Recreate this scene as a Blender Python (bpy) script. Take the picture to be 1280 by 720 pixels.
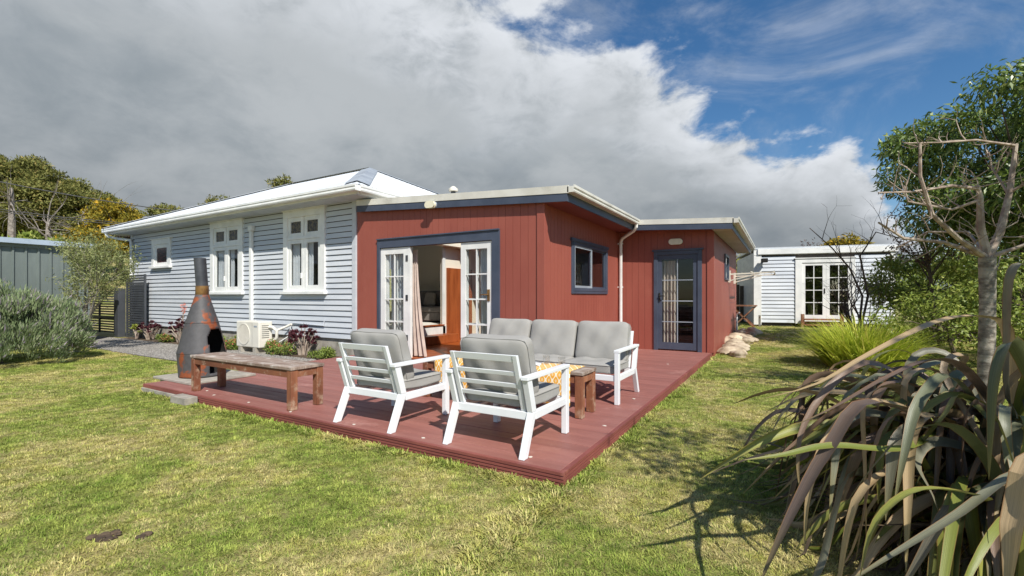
import bpy, bmesh, math, random
import numpy as np
from mathutils import Vector, Matrix

R = math.radians
random.seed(7)
rng = np.random.default_rng(7)
sc = bpy.context.scene
for o in list(bpy.data.objects):
    bpy.data.objects.remove(o)

# ------------------------------------------------------------------ camera
CAM_H = 1.3
YAW = math.atan(338 / 574.0)
cam_d = bpy.data.cameras.new('camera')
cam = bpy.data.objects.new('camera', cam_d)
sc.collection.objects.link(cam)
cam.location = (0, 0, CAM_H)
cam.rotation_euler = (R(90), R(0.0), YAW)
cam_d.sensor_width = 36
cam_d.lens = 36 * 574 / 1280
cam_d.shift_y = 10.5 / 1280
cam_d.clip_start = 0.05
cam_d.clip_end = 3000
sc.camera = cam

# ------------------------------------------------------------------ sky + clouds
SUN_DIR = Vector((0.80, -0.58, 1.0)).normalized()      # towards the sun
SUN_EL = math.asin(SUN_DIR.z)
SUN_AZ = math.atan2(SUN_DIR.x, SUN_DIR.y)
w = bpy.data.worlds.new('World')
sc.world = w
w.use_nodes = True
nt = w.node_tree
nt.nodes.clear()
def N(tree, typ, **k):
    n = tree.nodes.new(typ)
    for a, b in k.items():
        if a == 'inp':
            for i, v in b.items():
                n.inputs[i].default_value = v
        else:
            setattr(n, a, b)
    return n
def wm(op, a, b=None, clamp=False):
    n = nt.nodes.new('ShaderNodeMath'); n.operation = op; n.use_clamp = clamp
    for i, v in enumerate((a, b)):
        if v is None: continue
        if isinstance(v, (int, float)): n.inputs[i].default_value = v
        else: nt.links.new(v, n.inputs[i])
    return n.outputs[0]
def wdot(a, vec):
    n = nt.nodes.new('ShaderNodeVectorMath'); n.operation = 'DOT_PRODUCT'
    nt.links.new(a, n.inputs[0]); n.inputs[1].default_value = vec
    return n.outputs['Value']
def wramp(x, a, b, c=0.0, d=1.0):
    n = nt.nodes.new('ShaderNodeMapRange'); n.interpolation_type = 'SMOOTHSTEP'
    nt.links.new(x, n.inputs[0])
    for i, v in zip((1, 2, 3, 4), (a, b, c, d)): n.inputs[i].default_value = v
    return n.outputs[0]
def wnoise(vec, scale, detail, rough=0.55, dist=0.0):
    n = nt.nodes.new('ShaderNodeTexNoise'); nt.links.new(vec, n.inputs['Vector'])
    n.inputs['Scale'].default_value = scale; n.inputs['Detail'].default_value = detail
    n.inputs['Roughness'].default_value = rough; n.inputs['Distortion'].default_value = dist
    return n.outputs['Fac']
def wmix(f, a, b):
    n = nt.nodes.new('ShaderNodeMix'); n.data_type = 'RGBA'
    nt.links.new(f, n.inputs['Factor'])
    for i, v in ((6, a), (7, b)):
        if isinstance(v, tuple): n.inputs[i].default_value = v
        else: nt.links.new(v, n.inputs[i])
    return n.outputs[2]
sky = N(nt, 'ShaderNodeTexSky', sky_type='NISHITA', sun_disc=False)
sky.sun_elevation = SUN_EL
sky.sun_rotation = SUN_AZ
sky.air_density = 1.0; sky.dust_density = 0.4; sky.ozone_density = 2.5
tc = N(nt, 'ShaderNodeTexCoord').outputs['Generated']
ca, sa = math.cos(YAW), math.sin(YAW)
dz = wm('MAXIMUM', wdot(tc, (0, 0, 1)), 0.02)
pr = wm('DIVIDE', wdot(tc, (ca, sa, 0)), dz)
pf = wm('DIVIDE', wdot(tc, (-sa, ca, 0)), dz)
mp = N(nt, 'ShaderNodeMapping'); mp.inputs['Scale'].default_value = (1, 1, 1.7)
mp.inputs['Location'].default_value = (3.1, 1.7, 0.4)
nt.links.new(tc, mp.inputs[0]); dirv = mp.outputs[0]
n1 = wnoise(dirv, 3.4, 9, 0.56, 0.25)
n2 = wnoise(dirv, 9.0, 7, 0.6, 0.3)
n3 = wnoise(dirv, 1.6, 3, 0.5)
# edge of the cloud sheet is a straight line across the cloud layer, roughened by noise
line = wm('SUBTRACT', wm('SUBTRACT', pf, wm('MULTIPLY', pr, 0.893)), 1.22)
pfc = wm('MINIMUM', pf, 4.0)
amp = wm('ADD', wm('MULTIPLY', pfc, 0.55), 0.6)
edge = wm('ADD', line, wm('MULTIPLY', wm('ADD', wm('MULTIPLY', wm('SUBTRACT', n1, 0.5), 1.9), wm('MULTIPLY', wm('SUBTRACT', n2, 0.5), 0.75)), amp))
mask = wramp(edge, -0.05, 0.42)
# thin veil of high cloud
veil = wm('MULTIPLY', wramp(wnoise(dirv, 2.3, 8, 0.62, 1.6), 0.47, 0.80), 0.45)
maskv = wm('MAXIMUM', mask, veil)
# cloud tone : lit rims near the edge, grey underneath
lit = wm('MULTIPLY', wramp(edge, 0.1, 2.0, 0.95, 0.0), wramp(n2, 0.30, 0.62, 0.25, 1.0))
body = wm('ADD', wm('ADD', wm('MULTIPLY', n1, 0.4), wm('MULTIPLY', n3, 0.35)), wm('MULTIPLY', n2, 0.25))
grey = wmix(wramp(body, 0.38, 0.62), (1.72, 1.98, 2.20, 1), (3.0, 3.2, 3.36, 1))
low = wramp(dz, 0.08, 0.34, 0.80, 1.0)
hz = nt.nodes.new('ShaderNodeVectorMath'); hz.operation = 'SCALE'
nt.links.new(grey, hz.inputs[0]); nt.links.new(low, hz.inputs['Scale'])
cloud = wmix(lit, hz.outputs[0], (5.0, 5.2, 5.5, 1))
skyhs = N(nt, 'ShaderNodeHueSaturation', inp={'Saturation': 1.26, 'Value': 0.70})
nt.links.new(sky.outputs[0], skyhs.inputs['Color'])
final = wmix(maskv, skyhs.outputs[0], cloud)
bg = N(nt, 'ShaderNodeBackground', inp={'Strength': 0.115})
nt.links.new(final, bg.inputs[0])
wo = N(nt, 'ShaderNodeOutputWorld')
nt.links.new(bg.outputs[0], wo.inputs[0])
w.cycles.sampling_method = 'AUTOMATIC'

# ------------------------------------------------------------------ sun + exposure
sun_d = bpy.data.lights.new('sun', 'SUN')
sun_d.energy = 4.2
sun_d.angle = R(0.53)
sun_d.color = (1.0, 0.955, 0.88)
sun = bpy.data.objects.new('sun', sun_d)
sc.collection.objects.link(sun)
sun.rotation_euler = (-SUN_DIR).to_track_quat('-Z', 'Y').to_euler()
sun.location = (8, -6, 12)
vs = sc.view_settings
vs.view_transform = 'Standard'; vs.look = 'None'; vs.gamma = 1.0
vs.use_curve_mapping = False
vs.exposure = 0.50
sc.render.resolution_x = 1024; sc.render.resolution_y = 576

# ================================================================== helpers
def srgb(r, g, b):
    f = lambda c: (c / 255 / 12.92) if c / 255 <= 0.04045 else ((c / 255 + 0.055) / 1.055) ** 2.4
    return (f(r), f(g), f(b), 1)
def c4(c): return tuple(c) if len(c) == 4 else (*c, 1)

def material(name, c1, c2=None, scale=4.0, stretch=(1, 1, 1), rough=0.6, detail=5, bump=0.0,
             bscale=None, spec=0.5, rnd=0.0, lo=0.35, hi=0.65, dirt=None, dscale=1.5, dlo=.55, dhi=.75,
             metallic=0.0, trans=0.0, attr=None, coat=0.0, rough2=None, c3=None):
    m = bpy.data.materials.new(name); m.use_nodes = True
    t = m.node_tree; L = t.links.new
    b = t.nodes['Principled BSDF']; out = t.nodes['Material Output']
    b.inputs['Roughness'].default_value = rough
    b.inputs['Specular IOR Level'].default_value = spec
    b.inputs['Metallic'].default_value = metallic
    if coat: b.inputs['Coat Weight'].default_value = coat
    co = N(t, 'ShaderNodeTexCoord').outputs['Object']
    mpn = N(t, 'ShaderNodeMapping'); mpn.inputs['Scale'].default_value = stretch
    L(co, mpn.inputs[0])
    def noise(s, d, r=0.6):
        n = N(t, 'ShaderNodeTexNoise'); n.inputs['Scale'].default_value = s
        n.inputs['Detail'].default_value = d; n.inputs['Roughness'].default_value = r
        L(mpn.outputs[0], n.inputs['Vector']); return n.outputs['Fac']
    def mrange(x, a, c, o0=0.0, o1=1.0):
        n = N(t, 'ShaderNodeMapRange'); n.interpolation_type = 'SMOOTHSTEP'
        L(x, n.inputs[0])
        for i, v in zip((1, 2, 3, 4), (a, c, o0, o1)): n.inputs[i].default_value = v
        return n.outputs[0]
    def mix(f, a, c):
        n = N(t, 'ShaderNodeMix', data_type='RGBA'); L(f, n.inputs['Factor'])
        for i, v in ((6, a), (7, c)):
            if isinstance(v, tuple): n.inputs[i].default_value = c4(v)
            else: L(v, n.inputs[i])
        return n.outputs[2]
    if c2 is None: c2 = tuple(x * 0.88 for x in c1[:3])
    if attr:
        src = N(t, 'ShaderNodeAttribute', attribute_name=attr).outputs['Fac']
        col = mix(src, c1, c2)
        if c3 is not None:
            col = mix(mrange(src, .86, .97), col, c3)
        col = mix(mrange(noise(scale, detail), lo, hi, 0, .5), col, c2)
    else:
        col = mix(mrange(noise(scale, detail), lo, hi), c1, c2)
    if dirt is not None:
        n = N(t, 'ShaderNodeTexNoise'); n.inputs['Scale'].default_value = dscale
        n.inputs['Detail'].default_value = 8; n.inputs['Roughness'].default_value = .65
        L(co, n.inputs['Vector'])
        dm = mrange(n.outputs['Fac'], dlo, dhi)
        col = mix(dm, col, dirt)
    if rnd:
        oi = N(t, 'ShaderNodeObjectInfo').outputs['Random']
        hs = N(t, 'ShaderNodeHueSaturation'); L(col, hs.inputs['Color'])
        L(mrange(oi, 0, 1, 1 - rnd, 1 + rnd), hs.inputs['Value']); col = hs.outputs[0]
    L(col, b.inputs['Base Color'])
    if rough2 is not None:
        L(mrange(noise(scale * 1.7, 4), .3, .7, rough, rough2), b.inputs['Roughness'])
    if bump:
        bn = N(t, 'ShaderNodeBump'); bn.inputs['Strength'].default_value = bump
        bn.inputs['Distance'].default_value = 0.01
        L(noise(bscale or scale * 3, 6), bn.inputs['Height']); L(bn.outputs[0], b.inputs['Normal'])
    if trans:
        tr = N(t, 'ShaderNodeBsdfTranslucent'); L(col, tr.inputs[0])
        mx = N(t, 'ShaderNodeMixShader'); mx.inputs[0].default_value = trans
        L(b.outputs[0], mx.inputs[1]); L(tr.outputs[0], mx.inputs[2]); L(mx.outputs[0], out.inputs[0])
    return m

def glass_material(name, tint=(0.85, 0.9, 0.9), refl=0.10):
    m = bpy.data.materials.new(name); m.use_nodes = True
    t = m.node_tree; t.nodes.clear(); L = t.links.new
    tr = N(t, 'ShaderNodeBsdfTransparent'); tr.inputs[0].default_value = c4(tint)
    gl = N(t, 'ShaderNodeBsdfGlossy'); gl.inputs['Roughness'].default_value = 0.01
    fr = N(t, 'ShaderNodeLayerWeight'); fr.inputs['Blend'].default_value = .5
    pw = N(t, 'ShaderNodeMath', operation='POWER'); L(fr.outputs['Facing'], pw.inputs[0]); pw.inputs[1].default_value = 4.5
    ad = N(t, 'ShaderNodeMath', operation='MULTIPLY_ADD', use_clamp=True)
    L(pw.outputs[0], ad.inputs[0]); ad.inputs[1].default_value = .8; ad.inputs[2].default_value = refl
    mx = N(t, 'ShaderNodeMixShader'); L(ad.outputs[0], mx.inputs[0])
    L(tr.outputs[0], mx.inputs[1]); L(gl.outputs[0], mx.inputs[2])
    o = N(t, 'ShaderNodeOutputMaterial'); L(mx.outputs[0], o.inputs[0])
    return m

class MB:
    def __init__(s): s.v = []; s.f = []; s.sm = False
    def add(s, vs, fs):
        o = len(s.v); s.v += [tuple(p) for p in vs]; s.f += [tuple(i + o for i in f) for f in fs]
        return s
    def box(s, x0, x1, y0, y1, z0, z1):
        return s.add([(x0,y0,z0),(x1,y0,z0),(x1,y1,z0),(x0,y1,z0),(x0,y0,z1),(x1,y0,z1),(x1,y1,z1),(x0,y1,z1)],
              [(0,3,2,1),(4,5,6,7),(0,1,5,4),(1,2,6,5),(2,3,7,6),(3,0,4,7)])
    def hexa(s, p):     # 8 points: bottom ring then top ring
        return s.add(p, [(0,3,2,1),(4,5,6,7),(0,1,5,4),(1,2,6,5),(2,3,7,6),(3,0,4,7)])
    def bar(s, p, q, wx, wy, up=(0, 0, 1)):
        p = Vector(p); q = Vector(q); d = (q - p).normalized(); u = Vector(up)
        a = d.cross(u)
        if a.length < 1e-4: a = d.cross(Vector((1, 0, 0)))
        a.normalize(); b = a.cross(d).normalized()
        a *= wx / 2; b *= wy / 2
        return s.hexa([p-a-b, p+a-b, p+a+b, p-a+b, q-a-b, q+a-b, q+a+b, q-a+b])
    def tube(s, pts, rad, n=8, cap=True):
        pts = [Vector(p) for p in pts]
        if not hasattr(rad, '__len__'): rad = [rad] * len(pts)
        s.sm = True
        base = len(s.v); prev = None
        for i, p in enumerate(pts):
            d = (pts[min(i+1, len(pts)-1)] - pts[max(i-1, 0)]).normalized()
            if prev is None:
                a = d.cross(Vector((0, 0, 1)))
                if a.length < 0.05: a = d.cross(Vector((1, 0, 0)))
            else: a = prev - d * prev.dot(d)
            a.normalize(); prev = a; b = d.cross(a)
            for k in range(n):
                t = 2 * math.pi * k / n
                s.v.append(tuple(p + (a * math.cos(t) + b * math.sin(t)) * rad[i]))
        for i in range(len(pts) - 1):
            for k in range(n):
                k2 = (k + 1) % n
                s.f.append((base+i*n+k, base+i*n+k2, base+(i+1)*n+k2, base+(i+1)*n+k))
        if cap:
            s.f.append(tuple(base + k for k in range(n))[::-1])
            s.f.append(tuple(base + (len(pts)-1)*n + k for k in range(n)))
        return s
    def lathe(s, prof, n=24, c=(0, 0, 0), skip=None):
        s.sm = True; base = len(s.v)
        for (r, z) in prof:
            for k in range(n):
                t = 2*math.pi*k/n
                s.v.append((c[0]+r*math.cos(t), c[1]+r*math.sin(t), c[2]+z))
        for i in range(len(prof)-1):
            for k in range(n):
                if skip and skip((k+.5)/n*2*math.pi, (prof[i][1]+prof[i+1][1])/2): continue
                k2 = (k+1) % n
                s.f.append((base+i*n+k, base+i*n+k2, base+(i+1)*n+k2, base+(i+1)*n+k))
        return s
    def extrude(s, prof, p, q, side, closed=True):
        """2-D profile (a along side, b along z) swept from p to q."""
        p = Vector(p); q = Vector(q); sd = Vector(side); n = len(prof); base = len(s.v)
        for e in (p, q):
            for a, b in prof: s.v.append(tuple(e + sd*a + Vector((0, 0, b))))
        for k in range(n if closed else n-1):
            k2 = (k+1) % n; s.f.append((base+k, base+k2, base+n+k2, base+n+k))
        if closed:
            s.f.append(tuple(base+k for k in range(n))[::-1]); s.f.append(tuple(base+n+k for k in range(n)))
        return s
    def build(s, name, mat, parent=None, bevel=0.0, smooth=None, local=False):
        me = bpy.data.meshes.new(name); me.from_pydata(s.v, [], s.f); me.update()
        return link(name, me, mat, parent, bevel, s.sm if smooth is None else smooth, local)

def link(name, me, mat, parent=None, bevel=0.0, smooth=False, local=False):
    if smooth:
        me.polygons.foreach_set('use_smooth', [True] * len(me.polygons))
        try: me.set_sharp_from_angle(angle=R(40))
        except Exception: pass
    o = bpy.data.objects.new(name, me); sc.collection.objects.link(o)
    if mat is not None: me.materials.append(mat)
    if parent is not None:
        o.parent = parent
        if not local and parent.parent is None:
            o.matrix_parent_inverse = Matrix.Translation(-parent.location)
    if bevel:
        md = o.modifiers.new('bevel', 'BEVEL'); md.width = bevel; md.segments = 2; md.limit_method = 'ANGLE'
    return o
def np_mesh(name, V, F, attrs=None):
    V = np.asarray(V, np.float32); F = np.asarray(F, np.int32)
    me = bpy.data.meshes.new(name); k = F.shape[1]
    me.vertices.add(len(V)); me.vertices.foreach_set('co', V.ravel())
    me.loops.add(F.size); me.loops.foreach_set('vertex_index', F.ravel())
    me.polygons.add(len(F)); me.polygons.foreach_set('loop_start', np.arange(len(F), dtype=np.int32)*k)
    me.update(calc_edges=True)
    for n_, a in (attrs or {}).items():
        at = me.attributes.new(n_, 'FLOAT', 'POINT'); at.data.foreach_set('value', np.asarray(a, np.float32))
    return me
def box(name, x0, x1, y0, y1, z0, z1, mat, parent=None, bevel=0.0, local=False):
    return MB().box(x0, x1, y0, y1, z0, z1).build(name, mat, parent, bevel, local=local)
def tag(o, label=None, cat=None, group=None, kind=None):
    if label: o['label'] = label
    if cat: o['category'] = cat
    if group: o['group'] = group
    if kind: o['kind'] = kind
    return o
def thing(name, label, cat, loc=(0, 0, 0), rz=0.0, group=None):
    o = bpy.data.objects.new(name, None); sc.collection.objects.link(o)
    o.location = loc; o.rotation_euler = (0, 0, rz); o.empty_display_size = .2
    return tag(o, label, cat, group)
def copy_tree(o, parent=None):
    c = o.copy(); sc.collection.objects.link(c); c.parent = parent
    for ch in list(o.children): copy_tree(ch, c)
    return c
def at(u, v, d):
    """world point seen at photo pixel (u,v) at distance d along the view axis"""
    a = (u - 640) / 574.0 * d
    return Vector((ca*a - sa*d, sa*a + ca*d, CAM_H + (370.5 - v)/574.0*d))
def sstep(x, a, b):
    t = np.clip((x - a)/(b - a), 0, 1); return t*t*(3-2*t)
def gz(x, y):
    """height of the ground"""
    x = np.asarray(x, float); y = np.asarray(y, float)
    z = 0.26*sstep(y, 9.5, 18.5)*sstep(x, -6, -1.2)
    z = z + 7.0*sstep(-x, 26, 70)*sstep(y, -10, 10)
    return z
def gzf(x, y): return float(gz(x, y))

# ================================================================== materials
M = {}
M['wb'] = material('weatherboard_paint', srgb(198,202,206), srgb(185,190,196), 1.6, (.35,1,3), .55, bump=.06, bscale=14, rnd=.035, dirt=srgb(158,166,174), dscale=1.2, dlo=.58, dhi=.85)
M['white'] = material('white_paint', srgb(232,232,228), srgb(216,217,214), 2.5, rough=.45, bump=.04, bscale=20)
M['cream'] = material('cream_metal', srgb(214,212,202), srgb(196,193,182), 1.4, rough=.42, dirt=srgb(160,156,142), dscale=1.8, dlo=.58, dhi=.8)
M['roof'] = material('white_roof_paint', srgb(210,214,217), srgb(192,197,202), .9, rough=.5, dirt=srgb(176,180,182), dscale=2.5, dlo=.6, dhi=.8)
M['hip'] = material('grey_flashing', srgb(158,166,174), srgb(134,142,152), 1.2, rough=.4, spec=.5)
M['red'] = material('red_cladding', srgb(150,82,68), srgb(142,74,61), 1.1, (1,1,.5), .55, bump=.08, bscale=30, dirt=srgb(155,88,73), dscale=1.3, dlo=.55, dhi=.8)
M['redsmooth'] = material('red_soffit', srgb(124,62,55), srgb(114,56,50), 1.0, rough=.6)
M['navy'] = material('dark_blue_trim', srgb(70,78,94), srgb(60,68,84), 2.0, rough=.45, bump=.03)
M['soffit'] = material('soffit_board', srgb(172,166,158), srgb(160,152,142), 2.0, rough=.7)
M['soffitblue'] = material('eave_lining', srgb(190,196,204), srgb(176,182,190), 2.0, rough=.7)
M['concrete'] = material('concrete', srgb(168,162,150), srgb(140,134,124), 5.0, rough=.9, bump=.35, bscale=40, dirt=srgb(110,108,96), dscale=3)
M['deck'] = material('deck_paint', srgb(150,99,90), srgb(138,89,81), 2.2, (.5,5,1), .62, bump=.18, bscale=22, rnd=.07, dirt=srgb(163,117,108), dscale=2.6, dlo=.56, dhi=.72, rough2=.5)
M['deckedge'] = material('deck_edge_paint', srgb(140,78,70), srgb(122,66,60), 3.2, (.4,.4,2), .6, bump=.15, bscale=26, dirt=srgb(150,92,82), dscale=4.5, dlo=.6, dhi=.72)
M['alu'] = material('white_aluminium', srgb(228,231,233), srgb(222,225,228), 2, rough=.38, spec=.5)
M['cush'] = material('grey_cushion', srgb(156,154,149), srgb(152,150,145), 7, rough=.95, bump=.25, bscale=160, spec=.2, dirt=srgb(147,145,140), dscale=2)
M['wood'] = material('weathered_timber', srgb(148,96,66), srgb(112,66,44), 5, (1,1,.22), .75, bump=.4, bscale=26, rnd=.12, dirt=srgb(166,142,120), dscale=8.5, dlo=.48, dhi=.70)
M['woodrail'] = material('weathered_rail', srgb(140,88,60), srgb(106,62,42), 5, (.22,.5,1), .75, bump=.4, bscale=26, rnd=.1, dirt=srgb(172,148,124), dscale=6, dlo=.54, dhi=.68)
M['woodtop'] = material('silvered_timber', srgb(158,142,128), srgb(122,102,90), 7, (.18,2.2,1), .85, bump=.5, bscale=30, rnd=.12, dirt=srgb(184,176,166), dscale=7, dlo=.5, dhi=.7)
M['rust'] = None
M['brass'] = material('brass_band', srgb(160,124,78), srgb(120,92,62), 9, rough=.45, metallic=.6)
M['flue'] = material('flue_steel', srgb(78,80,84), srgb(62,64,68), 6, rough=.5, metallic=.3)
M['soot'] = material('soot', (.012,.011,.010), (.02,.018,.016), 8, rough=.95)
M['ac'] = material('cream_plastic', srgb(222,218,206), srgb(212,207,194), 2, rough=.5)
M['acdark'] = material('fan_dark', srgb(120,118,112), srgb(96,94,90), 4, rough=.6)
M['gate'] = material('charcoal_steel', srgb(74,77,82), srgb(64,67,72), 2, rough=.5)
M['greensteel'] = material('green_grey_steel', srgb(112,121,118), srgb(98,107,104), 1.4, (1,1,.3), rough=.5, dirt=srgb(130,138,135), dscale=1.8)
M['bluesteel'] = material('pale_blue_flashing', srgb(176,190,204), srgb(160,174,190), 1.4, rough=.45)
M['glass'] = glass_material('window_glass', (.96,.97,.97), .03)
M['glassdoor'] = glass_material('door_glass', (.94,.96,.96), .03)
M['drink'] = glass_material('drinking_glass', (.97,.97,.97), .06)
M['curtain'] = material('sheer_curtain', srgb(214,218,222), srgb(196,202,208), 3, rough=.9, trans=.3)
M['curtainpink'] = material('linen_curtain', srgb(206,188,176), srgb(188,170,158), 4, rough=.95, trans=.2)
M['inwall'] = material('cream_interior_wall', srgb(236,227,210), srgb(231,221,203), 1.2, rough=.8)
M['infloor'] = material('polished_timber_floor', srgb(176,92,42), srgb(146,70,30), 3, (.3,3,1), .3, bump=.05)
M['inwood'] = material('rimu_panel', srgb(168,92,50), srgb(138,70,36), 3, (2,2,.3), .4)
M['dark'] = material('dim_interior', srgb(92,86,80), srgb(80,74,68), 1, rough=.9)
M['couch'] = material('charcoal_couch', srgb(128,122,117), srgb(114,109,105), 8, rough=.95, bump=.2, bscale=90)
M['bounce_rug'] = material('pale_bounce_rug', srgb(228,222,210), srgb(216,209,196), 12, rough=.95)  # pale tone chosen to bounce sun into the couch room
M['pillow'] = material('oat_pillow', srgb(176,168,156), srgb(160,152,140), 8, rough=.95)
M['gravel'] = material('gravel', srgb(150,148,146), srgb(112,110,108), 55, rough=.95, bump=.9, bscale=80, dirt=srgb(120,112,98), dscale=1.1)
M['stones'] = material('gravel_stone', srgb(142,138,132), srgb(108,104,98), 30, rough=.95, rnd=.3)
M['soil'] = material('garden_soil', srgb(96,80,62), srgb(66,54,42), 14, rough=.95, bump=.8, bscale=40)
M['rock'] = material('limestone_rock', srgb(196,182,158), srgb(150,134,112), 3.2, rough=.9, bump=.6, bscale=12, rnd=.14, dirt=srgb(112,102,90), dscale=4)
M['bark'] = material('grey_bark', srgb(160,152,138), srgb(98,90,80), 7, (1,1,2.2), .9, bump=.9, bscale=22, dirt=srgb(176,172,160), dscale=7)
M['twig'] = material('bare_twig', srgb(176,162,146), srgb(132,114,102), 9, rough=.85, bump=.2)
M['twigdark'] = material('dark_twig', srgb(92,80,74), srgb(70,60,56), 9, rough=.85)
M['barkdark'] = material('dark_bark', srgb(96,84,72), srgb(64,56,48), 6, (1,1,.4), .95, bump=.6)
M['deadwood'] = material('bleached_dead_branches', srgb(150,142,134), srgb(110,102,96), 6, rough=.9)
M['yelcase'] = material('lamp_lens', srgb(226,220,196), srgb(214,208,184), 3, rough=.4)
M['deadleaf'] = material('dead_flax_leaf', srgb(122,104,78), srgb(70,58,44), 5, rough=.8, trans=.1)
M['shedglass'] = glass_material('sleepout_glass', (.9,.92,.92), .20)
M['wire'] = material('wire_black', srgb(72,72,74), srgb(60,60,62), 2, rough=.7)
M['paleshed'] = material('shed_board_paint', srgb(206,211,216), srgb(188,194,201), 1.6, (.4,1,3), .55, bump=.06, rnd=.04, dirt=srgb(166,170,170), dscale=1.5, dlo=.58, dhi=.82)
def leafm(name, a, b, c3=None, trans=.28, rough=.5, spec=.35):
    return material(name, a, b, 2.2, rough=rough, spec=spec, attr='rnd', trans=trans, c3=c3)
M['lf_dark'] = leafm('evergreen_leaf', srgb(64,88,40), srgb(122,144,68), srgb(184,192,124), .30, .38, .5)
M['lf_lav'] = leafm('lavender_leaf', srgb(100,120,80), srgb(152,166,120), srgb(176,174,156), .2, .7)
M['lf_lavfl'] = leafm('lavender_flower', srgb(136,124,142), srgb(166,154,160), None, .2, .8)
M['lf_olive'] = leafm('olive_leaf', srgb(98,112,68), srgb(160,164,104), srgb(186,188,142), .3)
M['lf_mac'] = leafm('macrocarpa_foliage', srgb(88,98,48), srgb(138,136,72), srgb(162,142,84), .2, .7)
M['lf_yel'] = leafm('golden_foliage', srgb(96,100,34), srgb(168,146,44), srgb(206,160,40), .2, .7)
M['lf_mid'] = leafm('shrub_leaf', srgb(92,118,46), srgb(156,168,78), srgb(192,194,118), .34)
M['lf_purple'] = leafm('purple_leaf', srgb(70,56,54), srgb(110,84,78), srgb(124,110,84), .2)
M['aeon'] = leafm('aeonium_leaf', srgb(62,34,42), srgb(96,50,58), srgb(120,72,68), .1, .4)
M['aeong'] = leafm('green_rosette_leaf', srgb(120,140,56), srgb(176,178,84), srgb(200,170,90), .15, .45)
M['grndcov'] = leafm('groundcover_leaf', srgb(88,112,48), srgb(146,160,78), None, .25)
M['petal'] = leafm('coral_petal', srgb(206,96,84), srgb(220,140,120), None, .2)
M['clump'] = leafm('grass_clump_blade', srgb(146,168,48), srgb(204,210,86), srgb(220,204,116), .38, .5)

# ---- rusty steel
m = bpy.data.materials.new('rusty_steel'); m.use_nodes = True; t = m.node_tree; L = t.links.new
b = t.nodes['Principled BSDF']
co = N(t, 'ShaderNodeTexCoord').outputs['Object']
na = N(t, 'ShaderNodeTexNoise', inp={'Scale': 3.1, 'Detail': 7, 'Roughness': .55, 'Distortion': .5}); L(co, na.inputs['Vector'])
nb = N(t, 'ShaderNodeTexNoise', inp={'Scale': 16., 'Detail': 6, 'Roughness': .65}); L(co, nb.inputs['Vector'])
ra = N(t, 'ShaderNodeValToRGB'); L(na.outputs['Fac'], ra.inputs[0])
ra.color_ramp.elements[0].position = .555; ra.color_ramp.elements[0].color = (0, 0, 0, 1)
ra.color_ramp.elements[1].position = .595; ra.color_ramp.elements[1].color = (1, 1, 1, 1)
rr = N(t, 'ShaderNodeMix', data_type='RGBA'); L(nb.outputs['Fac'], rr.inputs['Factor'])
rr.inputs[6].default_value = srgb(172,92,50); rr.inputs[7].default_value = srgb(86,48,34)
st = N(t, 'ShaderNodeMix', data_type='RGBA'); L(nb.outputs['Fac'], st.inputs['Factor'])
st.inputs[6].default_value = srgb(92,91,92); st.inputs[7].default_value = srgb(62,60,60)
fm = N(t, 'ShaderNodeMix', data_type='RGBA'); L(ra.outputs[0], fm.inputs['Factor']); L(st.outputs[2], fm.inputs[6]); L(rr.outputs[2], fm.inputs[7])
L(fm.outputs[2], b.inputs['Base Color'])
b.inputs['Roughness'].default_value = .62; b.inputs['Metallic'].default_value = .15
bn = N(t, 'ShaderNodeBump', inp={'Strength': .25, 'Distance': .01}); L(nb.outputs['Fac'], bn.inputs['Height']); L(bn.outputs[0], b.inputs['Normal'])
M['rust'] = m

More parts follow.
